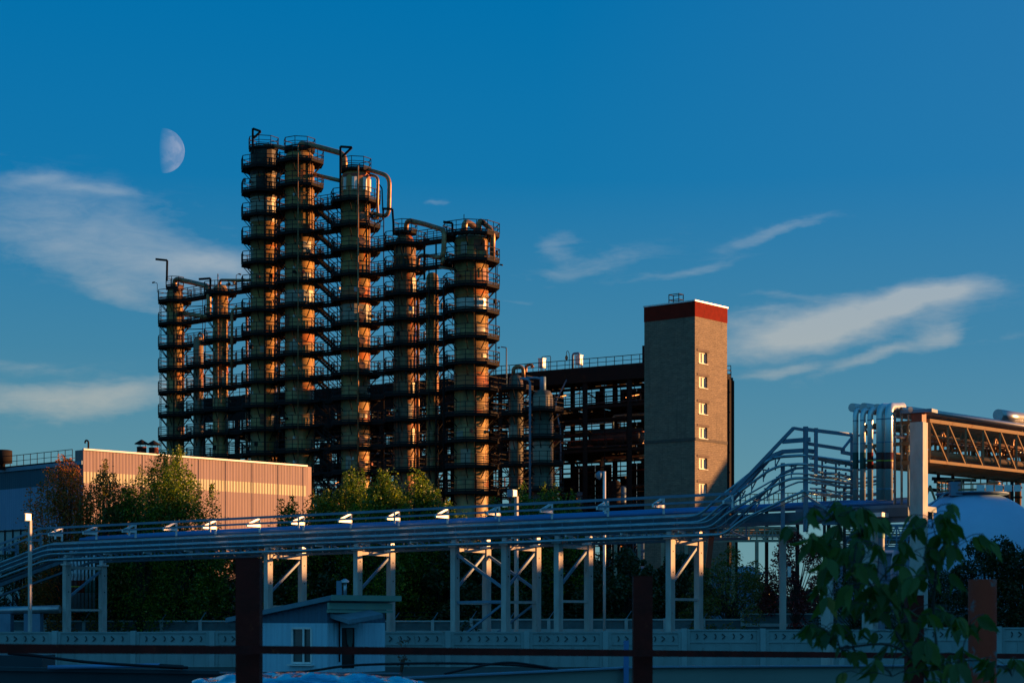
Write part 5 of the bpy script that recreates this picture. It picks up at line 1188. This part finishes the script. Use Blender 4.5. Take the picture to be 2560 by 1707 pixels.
def tree(u, D, vtop, wpx, mt, nl, label, lsize=.19, seed=0, lean=0.0, bush=False, cat='tree', grp='trees along the far wall', name='leafy_tree', spiky=1.0, vb=None):
    rg = np.random.default_rng(seed+100); b = P(u, VH, D); H = EYE+(VH-vtop)/FPX*D; R = wpx/2*D/FPX
    t = thing(name, (b.x, b.y, 0), label, cat, grp); base = np.array([b.x, b.y, 0.0]); wd = M()
    tips = []; pts = []; wts = []
    wd.tube([base, base+[.05*H*lean, 0, H*.35], base+[.08*H*lean, .0, H*.8]], [H*.018+.05, H*.012+.03, .03], 7)
    nc = 70 if not bush else 60
    for i in range(nc):
        h = rg.random()**.8 if not bush else rg.random()      # 0 low .. 1 top
        z_ = H*(.06+.76*h) if not bush else H*(.05+.85*h)
        pr = (min(1, .55+1.3*h)*(1-h**2.4)**.6 if not bush else (1-h**3)**.5); a_ = i*2.399+rg.uniform(-.5, .5)
        rad_ = R*pr*math.sqrt(rg.uniform(.05, 1.0)); q = base+[math.cos(a_)*rad_, math.sin(a_)*rad_, z_]
        el_ = (rg.uniform(1.3, 2.6)*spiky if not bush else .9); sr = R*rg.uniform(.10, .19)+.12; lh = sr*el_
        n_ = int(1.5*nl/nc*rg.uniform(.6, 1.5)*(1 if h < .75 else .75))
        g3 = rg.normal(size=(n_, 3)); g3 /= (np.linalg.norm(g3, axis=1)[:, None]+.4); k_ = 1-.45*np.clip(g3[:, 2:3], -1, 1)
        pts.append(q+g3*np.array([sr*1.5, sr*1.5, lh*1.6])*np.concatenate([k_, k_, np.ones_like(k_)], 1))
        wd.tube([base+[0, 0, z_*.45], base+(q-base)*[.5, .5, .75], q+[0, 0, lh*.6]], [.05+.004*H, .03, .01], 5, cap=False)
    if not bush:
        for i in range(14):                                   # leafy leaders standing out of the crown
            a_ = rg.uniform(0, 6.28); rad_ = R*rg.uniform(.0, .85); top = H*(1-.30*(rad_/R)**1.3)*rg.uniform(.9, 1.0); z0_ = top-H*rg.uniform(.14, .26); n_ = int(nl/80)+50
            f_ = rg.random((n_, 1)); sp_ = rg.normal(size=(n_, 3))*(.09+.42*(1-f_))*[1, 1, .5]
            ax_ = base+[math.cos(a_)*rad_, math.sin(a_)*rad_, 0]; pts.append(ax_+f_*[0, 0, 1]*(top-z0_)+[0, 0, z0_]+sp_)
            wd.tube([ax_*[.8, .8, 1]+base*[.2, .2, 0]+[0, 0, z0_*.8], ax_+[0, 0, z0_], ax_+[0, 0, top-.1]], [.04, .03, .01], 4, cap=False)
    A = np.concatenate(pts); A = A[A[:, 2] > .2]; A = A[A[:, 2] < H+.1]
    wd.build('trunk', m_bark, t); V, F = leaves(A, lsize, rg); fast_mesh('crown', V, F, mt, t); return t
tree(160, 151, 1112, 230, l_autumn, 12000, 'rust-orange autumn tree at the warehouse corner', seed=1); tree(258, 150, 1118, 150, l_gold, 6500, 'thin gold and green tree just right of the rusty one', seed=2)
tree(310, 152, 1185, 210, l_green, 11000, 'dark green round tree between the orange trees and the tall one', seed=3); tree(432, 153, 1104, 285, l_green, 26000, 'tallest spiky green tree in front of the pink warehouse', seed=4); tree(350, 150, 1150, 150, l_green, 6000, 'narrow green poplar touching the tallest spiky tree', seed=5)
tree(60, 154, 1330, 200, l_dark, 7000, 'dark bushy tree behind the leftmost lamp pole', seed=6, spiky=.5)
for i, (u, v, w_, n, lab) in enumerate(((725, 1225, 170, 6500, 'sparse young tree at the right end of the pink warehouse'), (805, 1198, 200, 10000, 'green tree left of the big green clump, lower than it'), (880, 1152, 260, 19000, 'tall lit green tree with upright shoots in front of the silver-collar column'), (965, 1160, 260, 19000, 'middle tree of the big green clump, below the necked column'), (1048, 1150, 240, 17000, 'rightmost tall tree of the big green clump, left of the thickest column'), (1120, 1218, 150, 6500, 'small green tree at the foot of the thickest column'))):
    tree(u, 153+(i % 3)*2.5, v, w_, l_green, n, lab, seed=10+i)
for i, (u, v, w_, n, lab) in enumerate(((1235, 1212, 160, 7000, 'small tree left of the grey floodlight'), (1305, 1186, 170, 9000, 'bushy green tree below the slimmer low vessel'), (1378, 1182, 160, 9000, 'bushy green tree below the pale banded low vessel'), (1428, 1210, 110, 5000, 'short tree right of the two under the low vessels'))): tree(u, 155+i, v, w_, l_green, n, lab, seed=20+i)
# dark undergrowth and bushes filling the gap under the bridge
dk = [(330, 1340, 260), (470, 1330, 260), (620, 1345, 240), (760, 1350, 220), (880, 1345, 240), (1010, 1340, 240), (1230, 1350, 260), (1330, 1345, 240), (1440, 1350, 220), (1560, 1360, 240), (1700, 1368, 200), (190, 1345, 220), (1100, 1360, 200)]
names_ = ['behind the second pair of bridge legs', 'left of the big rusty post', 'behind the big rusty post', 'above the cabin roof', 'right of the cabin flue', 'left of the crossed legs', 'inside the crossed legs', 'right of the crossed legs', 'left of the thin pale pole', 'left of the last pair of legs', 'behind the last pair of legs', 'behind the banded pipes', 'just left of the crossed legs, lower']
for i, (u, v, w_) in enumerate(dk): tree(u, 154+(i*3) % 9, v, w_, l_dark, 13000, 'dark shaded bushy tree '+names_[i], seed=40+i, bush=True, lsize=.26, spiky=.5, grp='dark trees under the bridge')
tree(1820, 152, 1358, 240, l_gold, 9000, 'yellow-green bush right of the last bridge legs', seed=60, bush=True, name='bush', cat='bush', grp='bushes on the right', spiky=.6); tree(1990, 150, 1312, 170, l_red, 6500, 'dark red shrub behind the maple sapling', seed=61, bush=True, name='bush', cat='bush', grp='bushes on the right', spiky=.7)
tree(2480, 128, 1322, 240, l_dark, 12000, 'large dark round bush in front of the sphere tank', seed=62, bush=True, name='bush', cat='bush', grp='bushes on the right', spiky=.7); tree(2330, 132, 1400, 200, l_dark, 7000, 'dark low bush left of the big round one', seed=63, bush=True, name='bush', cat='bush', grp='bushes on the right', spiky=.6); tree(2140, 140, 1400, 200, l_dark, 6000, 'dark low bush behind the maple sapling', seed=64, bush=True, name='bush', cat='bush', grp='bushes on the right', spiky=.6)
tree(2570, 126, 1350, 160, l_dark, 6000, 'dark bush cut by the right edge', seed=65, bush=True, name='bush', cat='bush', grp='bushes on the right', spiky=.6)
# far tree belt at the horizon
rg = np.random.default_rng(5); n = 60000; x = rg.uniform(-160, 160, n); y = 330+rg.uniform(-8, 8, n); hh = 7+2.5*np.sin(x*.13)+1.8*np.sin(x*.31+1)+1.2*np.sin(x*.9); z = hh*np.sqrt(rg.random(n)); V, F = leaves(np.stack([x, y, z], 1), .8, rg)
bt = bpy.data.objects.new('far_trees', None); 
me = bpy.data.meshes.new('far_trees'); me.from_pydata(V.tolist(), [], F.tolist()); me.materials.append(l_dark); o = bpy.data.objects.new('far_trees', me); scene.collection.objects.link(o); tag(o, 'far dark belt of trees along the horizon', 'trees', kind='stuff'); bpy.data.objects.remove(bt)
# ------------------------------------------------------------------ foreground
m_rust = mat('rust_dark', (.15, .014, .009), .8, c2=(.07, .010, .007), scale=9, rust=(.28, .05, .02), rust_t=.66, bump=.3, spec=.2)
def post(u, wtop, vt, D, label):
    b = P(u, VH, D); w_ = wtop*D/FPX; zt = P(0, vt, D).z; t = thing('rusty_post', (b.x, b.y, 0), label, 'post', 'rusty posts of the near rail fence')
    m = M(); m.box(b.x-w_/2, b.x+w_/2, b.y-w_/2, b.y+w_/2, 0, zt-.004); o = m.build('post_tube', m_rust, t)
    M().box(b.x-w_/2-.001, b.x+w_/2+.001, b.y-w_/2-.001, b.y+w_/2+.001, zt-.004, zt).build('post_cap', m_rust, t); M().box(b.x-w_*.9, b.x+w_*.9, b.y-w_*.9, b.y+w_*.9, 0, .012).build('base_plate', m_rust, t)
post(623, 60, 1395, 8.0, 'thick dark rusty post, tallest and nearest, in front of the cabin'); post(1606, 48, 1439, 10.0, 'dark rusty post left of the last bridge legs, middle of the rail'); post(2285, 41, 1487, 11.8, 'shortest dark rusty post half hidden by maple leaves')
t = thing('fence_rail', tuple(P(1280, 1628, 9.3)), 'dark rusty horizontal rail crossing the whole foreground', 'rail')
for (u0, v0, D0), (u1, v1, D1_) in (((-200, 1619, 6.3), (623, 1624, 7.92)), ((623, 1623, 7.92), (1606, 1632, 9.9)), ((1606, 1632, 9.9), (2285, 1638, 11.7)), ((2285, 1638, 11.7), (2700, 1640, 13.2))):
    m = M(); m.beam(P(u0, v0, D0-.06), P(u1, v1, D1_-.06), .03, .034); m.build('rail_bar', m_rust, t)
m_pr = mat('peeling_pipe', (.06, .15, .155), .75, c2=(.08, .15, .15), scale=5, spec=.15, rust=(.36, .04, .018), rust_t=.42, bump=.6)
b = P(2456, VH, 10.0); t = thing('rusty_pipe_post', (b.x, b.y, 0), 'thick round post with peeling turquoise paint and rust at the right', 'post'); m = M(); zt = P(0, 1448, 10).z; m.lathe(b.x, b.y, [(.0735, 0), (.0735, zt), (.068, zt+.001), (.066, zt-.05)], 36); m.build('pipe_body', m_pr, t)
M().lathe(b.x, b.y, [(.0, zt-.06), (.066, zt-.06)], 24).build('pipe_bottom', m_black, t)
# low metal parapets, film and hoses in the foreground
m_par = mat('grey_green_sheet', (.20, .25, .22), .7, c2=(.16, .20, .18), scale=.8); m_dkp = mat('dark_blue_sheet', (.018, .045, .055), .5, c2=(.012, .03, .04))
t = thing('steel_parapet', tuple(P(1800, 1700, 16)), 'grey-green folded steel parapet along the bottom right', 'parapet')
for (u0, v0, D0), (u1, v1, D1_) in (((900, 1701, 13.5), (1573, 1669, 15)), ((1590, 1668, 15), (2700, 1662, 17.5))):
    a, b = P(u0, v0, D0), P(u1, v1, D1_); m = M(); n = (b-a).cross(UP).normalized(); m.obox((a+b)/2-UP*.5, (b-a)/2, n*.02, UP*.5); m.build('side_sheet', m_par, t); m = M(); m.obox((a+b)/2+UP*.006, (b-a)/2, n*.06, UP*.006); m.build('top_flange', m_bluegrey, t)
a = P(1565, 1600, 14.9); M().box(a.x-.02, a.x+.02, a.y-.04, a.y, 0, a.z).build('upright', mbp, t)
t = thing('dark_container', tuple(P(250, 1700, 20)), 'dark blue-black steel container top along the bottom left', 'container')
a, b = P(-200, 1667, 20), P(560, 1680, 20); m = M(); m.obox((a+b)/2-UP*.9, (b-a)/2, Vector((0, .3, 0)), UP*.9); m.build('side_sheet', m_dkp, t); m = M(); m.obox((a+b)/2+UP*.01-Vector((0, .32, 0)), (b-a)/2, Vector((0, .03, 0)), UP*.02); m.build('top_rim', m_dkp, t)
a, b = P(-200, 1634, 20.6), P(122, 1636, 20.6); m = M(); m.obox((a+b)/2-UP*.07, (b-a)/2, Vector((0, .3, 0)), UP*.07); m.build('raised_box', m_dkp, t)
a, b = P(560, 1680, 20), P(1000, 1682, 20); m = M(); m.obox((a+b)/2-UP*.9, (b-a)/2, Vector((0, .3, 0)), UP*.9); m.build('side_sheet', m_dkp, t)
t = thing('blue_pole', tuple(P(270, 1663, 19.4)), 'thin light blue pole with a black sleeve lying on the dark container', 'pole')
M().tube([P(120, 1667, 19.6), P(400, 1662, 19.6)], .022, 10).build('pole_tube', mat('sky_blue', (.12, .28, .50), .4), t); M().tube([P(398, 1663.5, 19.6), P(458, 1667, 19.6)], .025, 10).build('sleeve', m_black, t)
m_hose = mat('hose_rubber', (.006, .007, .010), .6)
def hose(pts, r, D, label):
    q = [P(u, v, D) for u, v in pts]; fine = []
    for i in range(len(q)-1):
        p0 = q[max(i-1, 0)]; p1 = q[i]; p2 = q[i+1]; p3 = q[min(i+2, len(q)-1)]
        for k in range(6): s_ = k/6; fine.append(.5*((2*p1)+(p2-p0)*s_+(2*p0-5*p1+4*p2-p3)*s_*s_+(3*p1-p0-3*p2+p3)*s_**3))
    fine.append(q[-1]); tag(M().tube(fine, r, 8).build('black_hose', m_hose, loc=q[0]), label, 'hose', 'black hoses in the foreground')
hose([(20, 1632), (90, 1638), (150, 1646), (230, 1655), (340, 1662), (470, 1668)], .014, 18, 'black hose sagging over the dark container at the left')
hose([(640, 1683), (760, 1678), (860, 1664), (960, 1659), (1100, 1657), (1260, 1660), (1360, 1668), (1400, 1674)], .010, 15, 'long black hose arching over the film past the cabin door')
hose([(1110, 1684), (1200, 1664), (1270, 1655), (1330, 1661), (1395, 1672)], .009, 14.6, 'shorter black hose crossing the long one left of the middle post')
# crumpled translucent film
def film():
    D = 11.0; nx, ny = 90, 26; m = M(); pts = {}
    rg = np.random.default_rng(3); ph = rg.uniform(0, 6.28, 14); fx = rg.uniform(2, 17, 14); fy = rg.uniform(-12, 12, 14); am = .024/np.sqrt(fx)
    for i in range(nx+1):
        f = i/nx; u = 480+600*f; vt = 1707-34*math.sin(math.pi*min(1, f*.98+.02))**.5+(3 if f > .6 else 0)
        for j in range(ny+1):
            g_ = j/ny; y = D-.5+g_*1.2; z = P(0, vt, D).z-.10+.10*math.sin(math.pi*min(1, g_*1.1))
            z += sum(am[k]*(1-abs(math.sin(fx[k]*f*2+fy[k]*g_+ph[k])))*.9 for k in range(14))*.55-.035
            pts[i, j] = Vector(((u-UC)/FPX*y, y, z))
    for i in range(nx):
        for j in range(ny): m.face([pts[i, j], pts[i+1, j], pts[i+1, j+1], pts[i, j+1]])
    mt = bpy.data.materials.new('plastic_film'); mt.use_nodes = True; bs = mt.node_tree.nodes['Principled BSDF']; bs.inputs['Base Color'].default_value = (.03, .12, .28, 1); bs.inputs['Roughness'].default_value = .14; bs.inputs['Specular IOR Level'].default_value = .8; bs.inputs['Coat Weight'].default_value = .6; q = G(mt.node_tree); co = mt.node_tree.nodes.new('ShaderNodeTexCoord').outputs['Object']; n_ = q.noise(q.mapping(co, (1.2, 3, 5), (0, .3, .5)), 3.2, 9, .75, 1.2); mt.node_tree.links.new(q.ramp(n_, [(.42, (.008, .05, .13)), (.56, (.05, .19, .38)), (.68, (.30, .48, .62))]), bs.inputs['Base Color'])
    tag(m.build('plastic_film', mt, loc=P(780, 1700, D)), 'crumpled light blue plastic film heaped at the bottom edge', 'film')
film()
# a dead weed stalk by the cabin
t = thing('dry_weed', tuple(P(1005, 1660, 30)), 'dry reddish weed stalk standing right of the cabin', 'weed'); m = M()
for k in range(9): m.tube([P(1000, 1700, 30), P(1002+k*1.5, 1650-k, 30), P(1000+random.uniform(-12, 22), 1590+random.uniform(0, 80), 30)], [.008, .006, .003], 5)
m.build('stalk', mat('dry_stalk', (.14, .06, .04), .8), t)
V, F = leaves(np.array([P(1010+random.uniform(-12, 12), random.uniform(1592, 1690), 30) for _ in range(60)]), .06, np.random.default_rng(1)); fast_mesh('seed_head', V, F, leaf_mat('weed_leaf', [(0, (.10, .05, .03)), (1, (.16, .08, .05))], .2), t)
# ------------------------------------------------------------------ maple sapling close to the camera
def maple():
    D = 7.0; b = P(2420, 1900, D); t = thing('maple_sapling', (b.x, b.y, 0), 'ash-leaved maple sapling with drooping pointed leaves at the lower right', 'sapling')
    rg = random.Random(11); st = M(); V = []; F = []
    def leaf(base, d, L, W, nrm):
        """one pointed, folded leaflet with toothed outline"""
        s_ = d.cross(nrm).normalized(); prof = [(0, .0), (.08, .22), (.22, .42), (.38, .5), (.5, .47), (.58, .36), (.66, .38), (.76, .24), (.88, .10), (1.0, .0)]
        k0 = len(V); mid = []
        for f, w_ in prof:
            c = base+d*L*f-nrm*L*.16*f*f-UP*L*.10*f*f; V.append(c); V.append(c+s_*W*w_+nrm*W*w_*.35); V.append(c-s_*W*w_+nrm*W*w_*.35)
        for i in range(len(prof)-1):
            a = k0+3*i; F.append((a, a+1, a+4, a+3)); F.append((a, a+3, a+5, a+2))
    def spray(p, out, n=5, sc=1.0):
        e = p+out*.10*sc; st.tube([p, p.lerp(e, .5)+UP*.008, e], .0016, 5, cap=False)
        spots = [(1.0, 0)]+[(f, s) for f in (.82, .5)[:(n-1)//2] for s in (-1, 1)]
        side = out.cross(UP).normalized()
        for f, s in spots:
            q = p.lerp(e, f); d = (out*(.45 if s else .7)+side*s*.75+UP*rg.uniform(-1.35, -.65)+Vector((rg.uniform(-.2, .2), rg.uniform(-.2, .2), 0))).normalized()
            nr = (d.cross(Vector((rg.uniform(-.8, .8), rg.uniform(-.4, 1), rg.uniform(-.2, .6))))).normalized()
            if nr.y > 0: nr = -nr
            L = rg.uniform(.07, .135)*sc; leaf(q, d, L, L*rg.uniform(.36, .52), nr)
    blobs = [(2085, 1300, 55, 40, 9), (2150, 1345, 75, 40, 10), (2050, 1390, 55, 45, 8), (2130, 1430, 80, 60, 17), (2215, 1450, 60, 60, 12), (2080, 1490, 50, 45, 8), (2180, 1530, 60, 60, 12), (2330, 1320, 70, 34, 9), (2390, 1370, 45, 45, 8), (2310, 1400, 50, 50, 8), (2345, 1460, 45, 40, 6), (2080, 1600, 75, 30, 10), (2140, 1640, 50, 35, 6), (2250, 1560, 60, 60, 11), (2365, 1560, 45, 50, 7), (2300, 1640, 80, 55, 12), (2230, 1690, 80, 35, 9), (2370, 1690, 60, 40, 8), (2530, 1690, 50, 30, 6), (2200, 1380, 40, 30, 4), (2425, 1585, 22, 25, 2)]
    root = P(2360, 1760, D); nodes = [P(2250, 1600, D), P(2190, 1480, D+.05), P(2110, 1360, D), P(2100, 1620, D), P(2330, 1520, D), P(2345, 1380, D-.03), P(2400, 1650, D)]
    for a_, b_, c_ in ((root, nodes[0], nodes[1]), (nodes[0], nodes[1], nodes[2]), (root, nodes[0], nodes[3]), (root, nodes[4], nodes[5]), (root, nodes[6], nodes[6]+UP*.02)): st.tube(bend([a_, b_, c_], .12, 5), .0048, 6, cap=False)
    for i, (u, v, su, sv, n) in enumerate(blobs):
        c = P(u, v, D+rg.uniform(-.25, .25)); node = min(nodes, key=lambda q_: (q_-c).length); pts = bend([node, node.lerp(c, .5)+UP*.03, c+UP*.02], .3, 4); st.tube(pts, [.0032*(1-.6*k/len(pts)) for k in range(len(pts))], 5, cap=False)
        for k in range(max(2, int(n*.72))):
            p = P(u+rg.gauss(0, su*.42), v-24+rg.gauss(0, sv*.42), c.y+rg.uniform(-.2, .2)); out = Vector((rg.uniform(-1, 1), rg.uniform(-.6, .6), rg.uniform(-.1, .35))).normalized(); st.tube([c, c.lerp(p, .5)+UP*.01, p], .0016, 4, cap=False); spray(p, out, rg.choice((3, 3, 5)), rg.uniform(.62, .9))
    st.tube([Vector((root.x+.05, root.y, 0)), Vector((root.x+.02, root.y, 1.4)), root], [.016, .011, .007], 8)
    st.build('stem', mat('maple_bark', (.06, .05, .06), .7, c2=(.04, .05, .03)), t)
    lm = leaf_mat('maple_leaf', [(0, (.035, .09, .02)), (.7, (.07, .14, .025)), (.93, (.14, .18, .03)), (1, (.24, .19, .03))], .4, .6)
    fast_mesh('foliage', np.array([tuple(v) for v in V]), np.array(F), lm, t)
maple()
for o in ALL:
    if '_org' in o: del o['_org']
